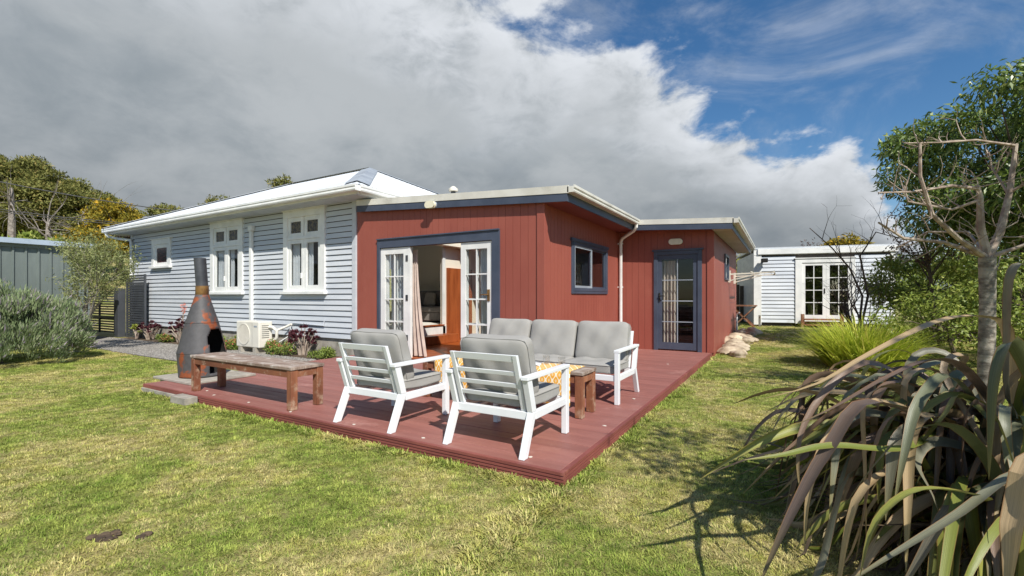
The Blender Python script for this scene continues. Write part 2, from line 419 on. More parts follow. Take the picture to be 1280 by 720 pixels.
# ---- lawn ground and lawn blades : patches of green and straw
def lawn_material(name, blades):
    m = bpy.data.materials.new(name); m.use_nodes = True; t = m.node_tree; L = t.links.new
    b = t.nodes['Principled BSDF']; out = t.nodes['Material Output']
    pos = N(t, 'ShaderNodeNewGeometry').outputs['Position']
    def nz(s, d, r=.6, off=0):
        mpn = N(t, 'ShaderNodeMapping'); mpn.inputs['Location'].default_value = (off, off*.7, 0); L(pos, mpn.inputs[0])
        n = N(t, 'ShaderNodeTexNoise', inp={'Scale': s, 'Detail': d, 'Roughness': r}); L(mpn.outputs[0], n.inputs['Vector']); return n.outputs['Fac']
    def mr(x, a, c, o0=0., o1=1.):
        n = N(t, 'ShaderNodeMapRange', interpolation_type='SMOOTHSTEP'); L(x, n.inputs[0])
        for i, v in zip((1,2,3,4), (a,c,o0,o1)): n.inputs[i].default_value = v
        return n.outputs[0]
    def mx(f, a, c):
        n = N(t, 'ShaderNodeMix', data_type='RGBA'); L(f, n.inputs['Factor'])
        for i, v in ((6,a),(7,c)):
            if isinstance(v, tuple): n.inputs[i].default_value = v
            else: L(v, n.inputs[i])
        return n.outputs[2]
    patch = mr(nz(.9, 5, .6, 3.3), .40, .62)
    fine = mr(nz(7, 4, .6, 9.), .38, .62)
    green = mx(fine, srgb(124,146,58), srgb(160,172,84))
    straw = mx(fine, srgb(210,197,138), srgb(182,176,100))
    if blades:
        oi = N(t, 'ShaderNodeObjectInfo').outputs['Random']
        at_ = N(t, 'ShaderNodeAttribute', attribute_name='rnd').outputs['Fac']
        ad = N(t, 'ShaderNodeMath', operation='MULTIPLY_ADD'); L(patch, ad.inputs[0]); ad.inputs[1].default_value = .55
        ml = N(t, 'ShaderNodeMath', operation='MULTIPLY_ADD'); L(at_, ml.inputs[0]); ml.inputs[1].default_value = .55; ml.inputs[2].default_value = -.16
        L(ml.outputs[0], ad.inputs[2])
        col = mx(mr(ad.outputs[0], .1, .75), green, straw)
        hs = N(t, 'ShaderNodeHueSaturation'); L(col, hs.inputs['Color']); L(mr(oi, 0, 1, .6, 1.32), hs.inputs['Value']); col = hs.outputs[0]
    else:
        base = mx(patch, srgb(134,144,70), srgb(188,174,120))
        col = mx(mr(nz(26, 5, .7, 1.), .35, .7), base, srgb(112,100,66))
    L(col, b.inputs['Base Color']); b.inputs['Roughness'].default_value = .75
    b.inputs['Specular IOR Level'].default_value = .2
    if blades:
        tr = N(t, 'ShaderNodeBsdfTranslucent'); L(col, tr.inputs[0])
        ms = N(t, 'ShaderNodeMixShader'); ms.inputs[0].default_value = .3
        L(b.outputs[0], ms.inputs[1]); L(tr.outputs[0], ms.inputs[2]); L(ms.outputs[0], out.inputs[0])
    else:
        bn = N(t, 'ShaderNodeBump', inp={'Strength': .7, 'Distance': .02}); L(nz(38, 5, .7), bn.inputs['Height']); L(bn.outputs[0], b.inputs['Normal'])
    return m
M['lawn'] = lawn_material('lawn_ground', False)
M['blade'] = lawn_material('lawn_blade', True)

# ---- flax leaf: stripes along the leaf from its UVs, tint per leaf
m = bpy.data.materials.new('flax_leaf'); m.use_nodes = True; t = m.node_tree; L = t.links.new
b = t.nodes['Principled BSDF']; out = t.nodes['Material Output']
uv = N(t, 'ShaderNodeUVMap'); uv.uv_map = 'UVMap'
oi = N(t, 'ShaderNodeObjectInfo').outputs['Random']
rp = N(t, 'ShaderNodeValToRGB'); L(oi, rp.inputs[0]); rp.color_ramp.interpolation = 'LINEAR'
e = rp.color_ramp.elements
e[0].position = 0; e[0].color = srgb(98,110,46)
e[1].position = 1; e[1].color = srgb(176,152,116)
for p_, c_ in ((.18, (140,142,66)), (.36, (84,92,58)), (.52, (124,126,104)), (.66, (96,80,72)), (.80, (140,116,96)), (.92, (186,162,122))):
    x = e.new(p_); x.color = srgb(*c_)
mpn = N(t, 'ShaderNodeMapping'); mpn.inputs['Scale'].default_value = (16, .7, 1); L(uv.outputs[0], mpn.inputs[0])
nz_ = N(t, 'ShaderNodeTexNoise', inp={'Scale': 2.5, 'Detail': 5, 'Roughness': .6}); L(mpn.outputs[0], nz_.inputs['Vector'])
hs = N(t, 'ShaderNodeHueSaturation'); L(rp.outputs[0], hs.inputs['Color'])
mr_ = N(t, 'ShaderNodeMapRange'); L(nz_.outputs['Fac'], mr_.inputs[0])
for i, v in zip((1,2,3,4), (.3,.7,.62,1.34)): mr_.inputs[i].default_value = v
L(mr_.outputs[0], hs.inputs['Value'])
sx = N(t, 'ShaderNodeSeparateXYZ'); L(uv.outputs[0], sx.inputs[0])
ab = N(t, 'ShaderNodeMath', operation='SUBTRACT'); L(sx.outputs[0], ab.inputs[0]); ab.inputs[1].default_value = .5
ab2 = N(t, 'ShaderNodeMath', operation='ABSOLUTE'); L(ab.outputs[0], ab2.inputs[0])
me_ = N(t, 'ShaderNodeMapRange'); L(ab2.outputs[0], me_.inputs[0])
for i, v in zip((1,2,3,4), (.44,.49,0,.8)): me_.inputs[i].default_value = v
mm = N(t, 'ShaderNodeMix', data_type='RGBA'); L(me_.outputs[0], mm.inputs['Factor']); L(hs.outputs[0], mm.inputs[6]); mm.inputs[7].default_value = srgb(140,100,58)
tipm = N(t, 'ShaderNodeMapRange'); L(sx.outputs[1], tipm.inputs[0])
for i, v in zip((1,2,3,4), (.80,1.0,0,.75)): tipm.inputs[i].default_value = v
m2 = N(t, 'ShaderNodeMix', data_type='RGBA'); L(tipm.outputs[0], m2.inputs['Factor']); L(mm.outputs[2], m2.inputs[6]); m2.inputs[7].default_value = srgb(128,116,62)
L(m2.outputs[2], b.inputs['Base Color']); b.inputs['Roughness'].default_value = .42; b.inputs['Specular IOR Level'].default_value = .5
bn = N(t, 'ShaderNodeBump', inp={'Strength': .25, 'Distance': .004}); L(nz_.outputs['Fac'], bn.inputs['Height']); L(bn.outputs[0], b.inputs['Normal'])
tr = N(t, 'ShaderNodeBsdfTranslucent'); L(m2.outputs[2], tr.inputs[0])
ms = N(t, 'ShaderNodeMixShader'); ms.inputs[0].default_value = .12
L(b.outputs[0], ms.inputs[1]); L(tr.outputs[0], ms.inputs[2]); L(ms.outputs[0], out.inputs[0])
M['flax'] = m

# ---- yellow lattice cloth
m = bpy.data.materials.new('yellow_lattice_cloth'); m.use_nodes = True; t = m.node_tree; L = t.links.new
b = t.nodes['Principled BSDF']
uv = N(t, 'ShaderNodeUVMap'); uv.uv_map = 'UVMap'
sx = N(t, 'ShaderNodeSeparateXYZ'); L(uv.outputs[0], sx.inputs[0])
def tm(op, a, b_=None):
    n = N(t, 'ShaderNodeMath', operation=op)
    for i, v in enumerate((a, b_)):
        if v is None: continue
        if isinstance(v, (int, float)): n.inputs[i].default_value = v
        else: L(v, n.inputs[i])
    return n.outputs[0]
cu = tm('COSINE', tm('MULTIPLY', sx.outputs[0], 2*math.pi/.075)); cv = tm('COSINE', tm('MULTIPLY', sx.outputs[1], 2*math.pi/.12))
val = tm('ABSOLUTE', tm('ADD', cu, cv))
mr_ = N(t, 'ShaderNodeMapRange'); L(val, mr_.inputs[0])
for i, v in zip((1,2,3,4), (.30,.42,1,0)): mr_.inputs[i].default_value = v
fl = tm('GREATER_THAN', tm('MULTIPLY', cu, cv), .72)
mm = N(t, 'ShaderNodeMix', data_type='RGBA'); L(tm('MAXIMUM', mr_.outputs[0], tm('MULTIPLY', fl, .45)), mm.inputs['Factor'])
mm.inputs[6].default_value = srgb(226,166,62); mm.inputs[7].default_value = srgb(236,226,200)
L(mm.outputs[2], b.inputs['Base Color']); b.inputs['Roughness'].default_value = .9
M['cloth'] = m

# ---- patterned leadlight pane
M['lead'] = material('leadlight_pane', srgb(92,84,62), srgb(40,40,36), 14, rough=.25, lo=.42, hi=.55)
M['leadred'] = material('coloured_leadlight', srgb(86,52,58), srgb(30,28,30), 18, rough=.25, lo=.42, hi=.55)

# ================================================================== ground
def axis(a, b, fine0, fine1, step, far):
    xs = list(np.arange(fine0, fine1 + 1e-6, step))
    s = step; x = fine0
    while x > a: s *= 1.35; x -= s; xs.insert(0, max(x, a))
    s = step; x = fine1
    while x < b: s *= 1.35; x += s; xs.append(min(x, b))
    return np.array(xs)
gx = axis(-900, 900, -20, 8, .5, 0); gy = axis(-300, 1200, -2, 24, .5, 0)
GX, GY = np.meshgrid(gx, gy)
V = np.stack([GX.ravel(), GY.ravel(), gz(GX, GY).ravel()], 1)
nx = len(gx); idx = np.arange(len(V)).reshape(GX.shape)
F = np.stack([idx[:-1,:-1].ravel(), idx[:-1,1:].ravel(), idx[1:,1:].ravel(), idx[1:,:-1].ravel()], 1)
lawn = link('lawn', np_mesh('lawn', V, F), M['lawn'], smooth=True)
tag(lawn, 'patchy green and straw lawn', kind='structure')

# gravel path beside the house, with its loose stones on top
def patch(name, pts, z, mat, label):
    o = MB().add([(x, y, z) for x, y in pts], [tuple(range(len(pts)))]).build(name, mat)
    return tag(o, label, kind='structure')
patch('gravel_path', [(-22,4.9),(-17.5,4.75),(-14.2,4.62),(-12,4.5),(-10.3,4.5),(-8.6,4.7),(-7.6,4.9),(-7.58,6.02),(-22,6.02)], .012, M['gravel'], 'grey gravel path between lawn and house wall')
patch('garden_bed', [(-17.6,6.03),(-7.58,6.03),(-7.58,6.58),(-17.6,6.58)], .02, M['soil'], 'narrow soil bed along the foot of the house')

# ================================================================== weatherboard house
YW = 6.577
XR, XL = -7.61, -18.15                 # right and left corner of the long wall
HB = Vector((-12.9, YW, 0))
house = thing('house', 'pale blue weatherboard house with white hipped iron roof', 'house', HB)
wins = [(-10.06, -8.58, 1.40, 3.26), (-13.30, -11.76, 1.40, 3.26), (-16.70, -15.52, 2.20, 3.02)]
box('foundation', XL+.03, XR-.03, YW+.03, YW+.20, 0, .40, M['concrete'], house)
course = .1195
z = .40; i = 0
while z < 3.30:
    z1 = min(z + course, 3.36)
    runs = [(XL + .02, XR - .12)]
    for (a, b_, c, d) in wins:
        if z1 > c + .02 and z < d - .02:
            nr = []
            for (p, q) in runs:
                if p < a and q > b_: nr += [(p, a + .06), (b_ - .06, q)]
                else: nr.append((p, q))
            runs = nr
    for p, q in runs:
        mb = MB()       # bevel-back board: thick bottom edge laps the board below
        prof = [(0.0, .012), (-.020, .006), (-.034, .0), (-.036, .006), (-.016, course - .012), (0.0, course - .012)]
        mb.extrude(prof, (p, YW + .02, z), (q, YW + .02, z), (0, 1, 0))
        mb.build('weatherboard', M['wb'], house)
    z += course; i += 1
box('corner_board', XR - .12, XR, YW - .025, YW + .10, .36, 3.34, M['wb'], house, .004)
box('corner_board', XL - .06, XL + .06, YW - .025, YW + .10, .36, 3.34, M['wb'], house, .004)
# inner lining behind the boards (with window holes), end walls, partition
mb = MB(); xs = sorted([XL, XR] + [w_[0] + .06 for w_ in wins] + [w_[1] - .06 for w_ in wins])
for a, b_ in zip(xs[:-1], xs[1:]):
    ws = [w_ for w_ in wins if w_[0] - .01 < a and w_[1] + .01 > b_ and (b_ - a) > .5 and abs(w_[0]+.06-a) < .01]
    if ws:
        mb.box(a, b_, YW + .03, YW + .05, .41, ws[0][2] + .04); mb.box(a, b_, YW + .03, YW + .05, ws[0][3] - .04, 3.3)
    else: mb.box(a, b_, YW + .03, YW + .05, .41, 3.3)
mb.build('wall_lining', M['dark'], house)
box('end_wall', XL, XL + .1, YW + .1, 13.2, .0, 3.34, M['wb'], house)
mb = MB(); ex = XR - .10
mb.box(ex, XR - .002, YW + .101, 7.4, 0, 3.34); mb.box(ex, XR - .002, 9.41, 13.2, 0, 3.34)
mb.box(ex, XR - .002, 7.4, 9.41, 2.62, 3.34); mb.box(ex, XR - .002, 7.4, 9.41, 0, .55)
mb.build('end_wall', M['inwall'], house)
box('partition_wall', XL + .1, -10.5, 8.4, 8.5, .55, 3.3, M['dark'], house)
box('partition_wall', -10.5, XR - .1, 11.2, 11.3, .55, 4.2, M['inwall'], house)
box('upper_floor', XL + .1, XR - .102, YW + .1, 11.2, .45, .55, M['infloor'], house)
box('architrave', XR - .015, XR + .02, 9.36, 9.46, .13, 2.64, M['white'], house)

def sash_window(x0, x1, z0, z1, style):
    w_ = MB(); y = YW
    cas = .155
    # casing proud of the boards
    w_.box(x0, x0 + cas, y - .045, y + .05, z0, z1 - .15); w_.box(x1 - cas, x1, y - .045, y + .05, z0, z1 - .15)
    w_.box(x0, x1, y - .047, y + .05, z1 - .15, z1)
    w_.box(x0 - .02, x1 + .02, y - .07, y + .02, z1 + .001, z1 + .03)
    win = w_.build('window', M['white'], house, .004)
    box('sill', x0 - .05, x1 + .05, y - .10, y + .04, z0 - .05, z0 + .012, M['white'], win, .004)
    ix0, ix1, iz0, iz1 = x0 + cas, x1 - cas, z0 + .012, z1 - .15
    yf0, yf1 = y - .02, y + .025
    def sash(a, b_, c, d, fr, bot, pm, nm='sash'):
        f = MB(); f.box(a, a + fr, yf0, yf1, c, d); f.box(b_ - fr, b_, yf0, yf1, c, d)
        f.box(a + fr, b_ - fr, yf0 + .001, yf1, d - fr, d); f.box(a + fr, b_ - fr, yf0 + .001, yf1, c, c + bot)
        f.build(nm, M['white'], win, .003)
        box('pane', a + fr, b_ - fr, y + .0, y + .006, c + bot, d - fr, pm, win)
    mid = (ix0 + ix1)/2
    if style == 'big':
        tz = iz1 - .50
        sash(ix0, mid - .012, tz + .05, iz1, .10, .09, M['lead']); sash(mid + .012, ix1, tz + .05, iz1, .10, .09, M['lead'])
        box('transom', ix0, ix1, y - .035, y + .03, tz - .01, tz + .048, M['white'], win, .003)
        sash(ix0, mid - .004, iz0, tz - .012, .09, .14, M['glass']); sash(mid + .004, ix1, iz0, tz - .012, .09, .14, M['glass'])
        for a, b_ in ((ix0 + .03, ix0 + .30), (mid + .02, mid + .20)):
            curtain(a, b_, y + .075, iz0, iz1, M['curtain'], win, amp=.02)
        box('latch', mid - .10, mid - .07, yf0 - .02, yf0, iz0 + .30, iz0 + .42, M['white'], win)
    else:
        sash(ix0, ix1, iz0, iz1, .11, .11, M['leadred'])
def curtain(x0, x1, y, z0, z1, mat, parent, amp=.03, flare=0.0, axis_='x', waves=None, name='curtain'):
    n = 40; m_ = 10; V = []; F = []
    wv = waves or max(2, int(abs(x1 - x0)/.09))
    for j in range(m_ + 1):
        t_ = j/m_; z = z1 + (z0 - z1)*t_
        for i_ in range(n + 1):
            s = i_/n
            xx = x0 + (x1 - x0)*s + flare*t_*t_*s
            yy = y + amp*math.sin(s*wv*2*math.pi + .6*math.sin(3*t_))*(.6 + .6*t_)
            V.append((xx, yy, z) if axis_ == 'x' else (yy, xx, z))
    for j in range(m_):
        for i_ in range(n):
            k = j*(n+1) + i_; F.append((k, k+1, k+n+2, k+n+1))
    mb = MB(); mb.v = V; mb.f = F; mb.sm = True
    return mb.build(name, mat, parent)
for k, w_ in enumerate(wins): sash_window(*w_, 'big' if k < 2 else 'small')

# roof
EX0, EX1, EY0, EY1, EZ = -18.74, -7.06, 6.08, 13.56, 3.47
APX, APY, APZ = -10.8, 9.82, 5.17
RX2 = -14.6
def corrugated(name, xs, lower, upper, axis_, mat, parent, per=.11, amp=.013, nrm=(0,0,1)):
    n = int(abs(xs[1] - xs[0])/per*8); V = []; F = []
    for k in range(n + 1):
        s = xs[0] + (xs[1] - xs[0])*k/n
        o = amp*math.cos(2*math.pi*s/per)
        for e in (lower(s), upper(s)): V.append((e[0] + nrm[0]*o, e[1] + nrm[1]*o, e[2] + nrm[2]*o))
    for k in range(n): F.append((2*k, 2*k+2, 2*k+3, 2*k+1))
    mb = MB(); mb.v = V; mb.f = F; mb.sm = True
    return mb.build(name, mat, parent)
sl = (APZ - EZ)/(APY - EY0)
def up_front(x):
    if x > APX: t_ = (EX1 - x)/(EX1 - APX)
    elif x < RX2: t_ = (x - EX0)/(RX2 - EX0)
    else: t_ = 1
    return (x, EY0 + (APY - EY0)*t_, EZ + (APZ - EZ)*t_)
def up_right(y):
    t_ = (y - EY0)/(APY - EY0) if y < APY else (EY1 - y)/(EY1 - APY)
    return (EX1 + (APX - EX1)*t_, y, EZ + (APZ - EZ)*t_)
rf = corrugated('roof', (EX0, EX1), lambda x: (x, EY0, EZ), up_front, 'x', M['roof'], house)
corrugated('roof_hip_end', (EY0, EY1), lambda y: (EX1, y, EZ), up_right, 'y', M['roof'], rf)
MB().add([(EX0,EY0,EZ),(EX0,EY1,EZ),(RX2,APY,APZ)], [(0,2,1)]).build('roof_hip_end', M['roof'], rf)
# hip capping: wide grey flashing
def cap(p, q, wd, name='hip_flashing', mat='hip'):
    p = Vector(p); q = Vector(q); d = (q - p).normalized(); s = d.cross(Vector((0,0,1))).normalized()
    nl = .02; dr = -.30*wd + .02
    a = s*wd
    mb = MB(); top = Vector((0,0,nl + .012))
    mb.add([p - a + Vector((0,0,dr)), p + top, p + a + Vector((0,0,dr)), q - a + Vector((0,0,dr)), q + top, q + a + Vector((0,0,dr))], [(0,1,4,3),(1,2,5,4)])
    return mb.build(name, M[mat], rf)
cap((EX1 - .22, EY0 + .22, EZ + .105), (APX, APY, APZ + .015), .24)
cap((APX, APY, APZ + .02), (RX2, APY, APZ + .02), .2, 'ridge_capping', 'roof')
cap((EX0, EY0, EZ + .02), (RX2, APY, APZ + .02), .2, 'hip_flashing', 'roof')
cap((APX, APY, APZ + .015), (EX1, EY1, EZ + .015), .12)
gp = [(0,0),(-.02,-.005),(-.125,-.005),(-.135,.02),(-.128,.055),(-.14,.075),(-.14,.115),(-.120,.122),(-.120,.10),(-.03,.10),(0,.10)]
box('fascia', EX0 + .02, EX1 - .02, EY0 + .06, EY0 + .085, EZ - .17, EZ - .02, M['white'], house)
box('fascia', EX1 - .085, EX1 - .06, EY0 + .086, EY1, EZ - .17, EZ - .02, M['white'], house)
MB().extrude(gp, (EX0 - .06, EY0 + .058, EZ - .135), (EX1 + .06, EY0 + .058, EZ - .135), (0,1,0)).build('gutter', M['white'], house)
MB().extrude(gp, (EX1 - .058, EY0 + .0585, EZ - .135), (EX1 - .058, EY1, EZ - .135), (-1,0,0)).build('gutter', M['white'], house)
box('soffit', EX0 + .03, EX1 - .086, EY0 + .086, YW - .0, 3.285, 3.30, M['soffitblue'], house)
box('soffit', XR + .001, EX1 - .086, YW + .001, EY1, 3.285, 3.30, M['soffitblue'], house)
# downpipe at the left end
MB().tube([(EX0 + .12, EY0 - .02, 3.34), (EX0 + .14, EY0, 3.22), (EX0 + .3, EY0 + .2, 3.16), (XL + .12, YW - .08, 3.10), (XL + .14, YW - .08, 3.0), (XL + .14, YW - .08, .05)], .045, 10).build('downpipe', M['white'], house)
# vertical conduit from the heat pump
MB().box(-11.40, -11.30, YW - .08, YW - .012, .60, 2.92).box(-11.42, -11.25, YW - .10, YW - .011, 2.921, 3.05).build('pipe_cover', M['white'], house, .01)
MB().tube([(-9.72, YW - .03, .69), (-8.62, YW - .03, .66), (-8.60, YW - .03, .80)], .012, 6).build('conduit', M['wb'], house)

# ================================================================== red extension
XS, YF, X2, YE = -3.28, 10.55, -1.264, 16.1
RZ = lambda x: 2.99 - .058*(x + 2.77)           # top of roof
ext = thing('house_extension', 'dark red grooved flat-roofed extension joined to the weatherboard house', 'extension', (-4.5, 9.5, 0))
def grooved(name, axis_, fixed, s0, s1, z0, ztop, holes, outward, sp=.145, thick=.008):
    """sheet with vertical grooves; strips stand proud of a backing sheet"""
    mb = MB(); n = max(1, round(abs(s1 - s0)/sp)); w_ = (s1 - s0)/n; g = .005
    def seg(a, b_, c, d, y0, y1, e0=None, e1=None):
        # a..b along wall, c..d height; top follows ztop when d is None
        t0 = ztop(a) if d is None else d; t1 = ztop(b_) if d is None else d
        def P_(s, off, z): return (s, fixed + off*outward, z) if axis_ == 'x' else (fixed + off*outward, s, z)
        mb.hexa([P_(a, y0, c), P_(b_, y0, c), P_(b_, y1, c), P_(a, y1, c), P_(a, y0, t0), P_(b_, y0, t1), P_(b_, y1, t1), P_(a, y1, t0)])
    cuts = sorted(set([s0, s1] + [h for hh in holes for h in hh[:2]]))
    def pieces(a, b_, y0, y1):
        for p, q in zip([max(a, c) for c in cuts[:-1]], [min(b_, c) for c in cuts[1:]]):
            if q - p < 1e-4: continue
            hs_ = [h for h in holes if h[0] < (p + q)/2 < h[1]]
            if hs_:
                h = hs_[0]
                if h[2] > z0 + .01: seg(p, q, z0, h[2], y0, y1)
                seg(p, q, h[3], None, y0, y1)
            else: seg(p, q, z0, None, y0, y1)
    pieces(s0, s1, -.09, -thick)
    for k in range(n): pieces(s0 + k*w_ + g/2, s0 + (k+1)*w_ - g/2, -thick + .0005, 0)
    return mb.build(name, M['red'], ext)
DX0, DX1, DZ = -6.92, -4.26, 2.26
lowz = lambda k: (lambda s: RZ(k if k is not None else s) - .13)
grooved('front_wall', 'x', YW, XR + .01, XS, .09, lambda s: RZ(s) - .13, [(DX0, DX1, .10, DZ)], -1)
grooved('side_wall', 'y', XS, YW + .091, YF - .001, .09, lambda s: RZ(XS) - .13, [(7.72, 9.58, 1.40, 2.30)], 1)
grooved('door_wall', 'x', YF, XS + .001, X2, .09, lambda s: RZ(s) - .13, [(-2.44, -1.54, .10, 2.25)], -1)
grooved('end_wall', 'y', X2, YF + .091, YE, -.02, lambda s: RZ(X2) - .13, [(12.7, 13.6, 1.72, 2.38)], 1, sp=.30)
# corner boards : one narrow board each side of the corner with a dark shadow line
for (xc, yc, z0) in ((XS, YW, .1), (X2, YF, .1)):
    MB().box(xc - .12, xc + .018, yc - .018, yc - .0005, z0, RZ(xc) - .14).build('corner_board', M['red'], ext, .003)
    MB().box(xc + .0005, xc + .018, yc - .0001, yc + .10, z0, RZ(xc) - .14).build('corner_board', M['red'], ext, .003)
# unseen back wall, its opening added to let daylight in
mb = MB(); mb.box(XR, -6.5, YE, YE + .09, 0, 2.9); mb.box(-3.0, X2 - .0, YE, YE + .09, 0, 2.9); mb.box(-6.5, -3.0, YE, YE + .09, 0, .8); mb.box(-6.5, -3.0, YE, YE + .09, 2.3, 2.9)
mb.build('back_wall', M['red'], ext)
# roof sheet, flashing and fascia
OX, OY = -2.81, 6.477             # eave line over the deck, front rake line
OX2, OY2 = -.84, 10.17
def slab(x0, x1, y0, y1, t0, t1, nm, mat, par):
    MB().hexa([(x0,y0,RZ(x0)-t1),(x1,y0,RZ(x1)-t1),(x1,y1,RZ(x1)-t1),(x0,y1,RZ(x0)-t1),(x0,y0,RZ(x0)-t0),(x1,y0,RZ(x1)-t0),(x1,y1,RZ(x1)-t0),(x0,y1,RZ(x0)-t0)]).build(nm, mat, par)
KX0, KX1, KY0, KY1 = -7.35, -4.3, 7.15, 9.9        # unseen roof opening added to let sun into the room behind the french doors
slab(-7.50, KX0, OY + .02, OY2 - .001, .02, .11, 'roof', M['cream'], ext)
slab(KX1, OX - .02, OY + .02, OY2 - .001, .02, .11, 'roof', M['cream'], ext)
slab(KX0, KX1, OY + .02, KY0, .02, .11, 'roof', M['cream'], ext)
slab(KX0, KX1, KY1, OY2 - .001, .02, .11, 'roof', M['cream'], ext)
slab(KX0 - .03, KX1 + .03, KY0 - .03, KY1 + .03, .002, .014, 'added_skylight', M['glass'], ext)
slab(-7.50, OX2 - .02, OY2 + .02, YE + .4, .02, .11, 'roof', M['cream'], ext)
slab(-7.50, OX, OY - .012, OY + .018, -.004, .115, 'roof_flashing', M['cream'], ext)
slab(-7.50, OX - .025, OY - .003, OY + .018, .1155, .238, 'fascia', M['navy'], ext)
slab(OX - .02, OX2, OY2 - .012, OY2 + .018, -.004, .105, 'roof_flashing', M['cream'], ext)
slab(OX - .02, OX2 - .02, OY2 - .003, OY2 + .018, .1055, .225, 'fascia', M['navy'], ext)
zf = RZ(OX); zf2 = RZ(OX2)
box('fascia', OX - .045, OX - .022, OY + .019, OY2 - .02, zf - .235, zf - .113, M['navy'], ext)
box('fascia', OX2 - .045, OX2 - .022, OY2 + .019, YE + .4, zf2 - .225, zf2 - .113, M['navy'], ext)
gq = [(0,0),(-.11,0),(-.118,.02),(-.108,.032),(-.108,.058),(-.125,.068),(-.125,.108),(-.105,.112),(-.105,.09),(0,.09)]
MB().extrude(gq, (OX - .021, OY - .012, zf - .105), (OX - .021, OY2 - .03, zf - .105), (-1,0,0)).build('gutter', M['cream'], ext)
MB().extrude(gq, (OX2 - .021, OY2 - .012, zf2 - .105), (OX2 - .021, YE + .4, zf2 - .105), (-1,0,0)).build('gutter', M['cream'], ext)
box('soffit', XS + .001, OX - .046, OY + .02, OY2 - .002, zf - .215, zf - .195, M['redsmooth'], ext)
box('soffit', X2 + .02, OX2 - .046, OY2 + .02, YE + .3, zf2 - .205, zf2 - .19, M['soffit'], ext)
box('soffit', XS + .002, X2 + .0185, OY2 + .02, YF - .001, zf2 - .10, zf2 - .085, M['redsmooth'], ext)
MB().tube([(OX + .05, OY2 - .12, zf - .08), (OX + .05, OY2 - .12, zf - .17), (OX - .02, OY2 - .06, zf - .24), (XS + .12, YF - .20, zf - .36), (XS + .07, YF - .16, zf - .45), (XS + .07, YF - .16, .10)], .038, 12).build('downpipe', M['white'], ext)
for zz in (2.5, 1.5): box('pipe_bracket', XS + .0, XS + .12, YF - .165, YF - .14, zz, zz + .03, M['white'], ext)
# small roof vent
MB().lathe([(.045,0),(.045,.22),(.05,.22)], 14, (-5.37, 6.93, RZ(-5.37) - .05)).build('roof_vent', M['flue'], ext)
MB().lathe([(0,.20),(.09,.21),(.09,.25),(.03,.30),(0,.31)], 14, (-5.37, 6.93, RZ(-5.37) - .06)).build('vent_cap', M['ac'], ext)

# ---- french doors
fd = MB().box(DX0 - .075, DX0 + .0, YW - .028, YW + .06, .10, DZ + .16).box(DX1, DX1 + .155, YW - .028, YW + .06, .10, DZ + .16).box(DX0 + .0005, DX1 - .0005, YW - .028, YW + .06, DZ, DZ + .16).box(DX0 - .075, DX1 + .155, YW - .05, YW - .01, DZ + .1605, DZ + .185).build('french_door', M['navy'], ext, .003)
def glazed_leaf(a, b_, y0, y1, z0, z1, cols, rows, st, top, bot, mat, gmat, parent, mun=.022, name='door_leaf', axis_='x'):
    def bx_(mb, s0, s1, d0, d1, c, d):
        return mb.box(s0, s1, d0, d1, c, d) if axis_ == 'x' else mb.box(d0, d1, s0, s1, c, d)
    mb = MB()
    bx_(mb, a, a + st, y0, y1, z0, z1); bx_(mb, b_ - st, b_, y0, y1, z0, z1)
    bx_(mb, a + st, b_ - st, y0 + .001, y1 - .001, z1 - top, z1); bx_(mb, a + st, b_ - st, y0 + .001, y1 - .001, z0, z0 + bot)
    ga, gb, gc, gd = a + st, b_ - st, z0 + bot, z1 - top
    for k in range(1, cols):
        s = ga + (gb - ga)*k/cols; bx_(mb, s - mun/2, s + mun/2, y0 + .008, y1 - .008, gc, gd)
    for k in range(1, rows):
        z_ = gc + (gd - gc)*k/rows; bx_(mb, ga, gb, y0 + .009, y1 - .009, z_ - mun/2, z_ + mun/2)
    lf = mb.build(name, mat, parent)
    ym = (y0 + y1)/2
    par = parent if parent.parent is not None else lf
    for i_ in range(cols):
        for j_ in range(rows):
            s0 = ga + (gb - ga)*i_/cols + mun/2*(i_ > 0); s1 = ga + (gb - ga)*(i_+1)/cols - mun/2*(i_ < cols-1)
            c0 = gc + (gd - gc)*j_/rows + mun/2*(j_ > 0); c1 = gc + (gd - gc)*(j_+1)/rows - mun/2*(j_ < rows-1)
            bx_(MB(), s0, s1, ym - .002, ym + .002, c0, c1).build('pane', gmat, par)
    return lf
yd0, yd1 = YW + .0, YW + .042
glazed_leaf(DX0 + .004, -6.19, yd0, yd1, .125, DZ - .01, 2, 4, .115, .12, .24, M['white'], M['glass'], fd)
glazed_leaf(-4.93, DX1 - .004, yd0, yd1, .125, DZ - .01, 2, 4, .105, .12, .24, M['white'], M['glass'], fd)
# the two middle leaves folded flat behind the outer ones
glazed_leaf(DX0 + .03, -6.19, YW + .062, YW + .10, .14, DZ - .01, 2, 4, .115, .12, .24, M['white'], M['glass'], fd)
glazed_leaf(-4.93, DX1 - .03, YW + .062, YW + .10, .14, DZ - .01, 2, 4, .105, .12, .24, M['white'], M['glass'], fd)
MB().box(-6.185, -6.13, yd0 - .004, yd1 + .02, .125, DZ - .01).build('door_stile', M['white'], fd)
for zz in (.45, 1.22, 1.98):
    box('hinge', -6.24, -6.185, yd0 - .012, yd0 - .0005, zz, zz + .11, M['flue'], fd)
MB().box(-4.36, -4.31, yd0 - .014, yd0 - .0005, 1.22, 1.42).tube([(-4.335, yd0 - .01, 1.33), (-4.335, yd0 - .055, 1.33), (-4.46, yd0 - .055, 1.33)], .011, 8).build('handle', M['brass'], fd)
box('latch', -4.235, -4.205, YW - .05, YW - .0285, .78, .90, M['white'], fd)
box('threshold', DX0, DX1, YW - .03, YW + .12, .1005, .1245, M['inwood'], fd)
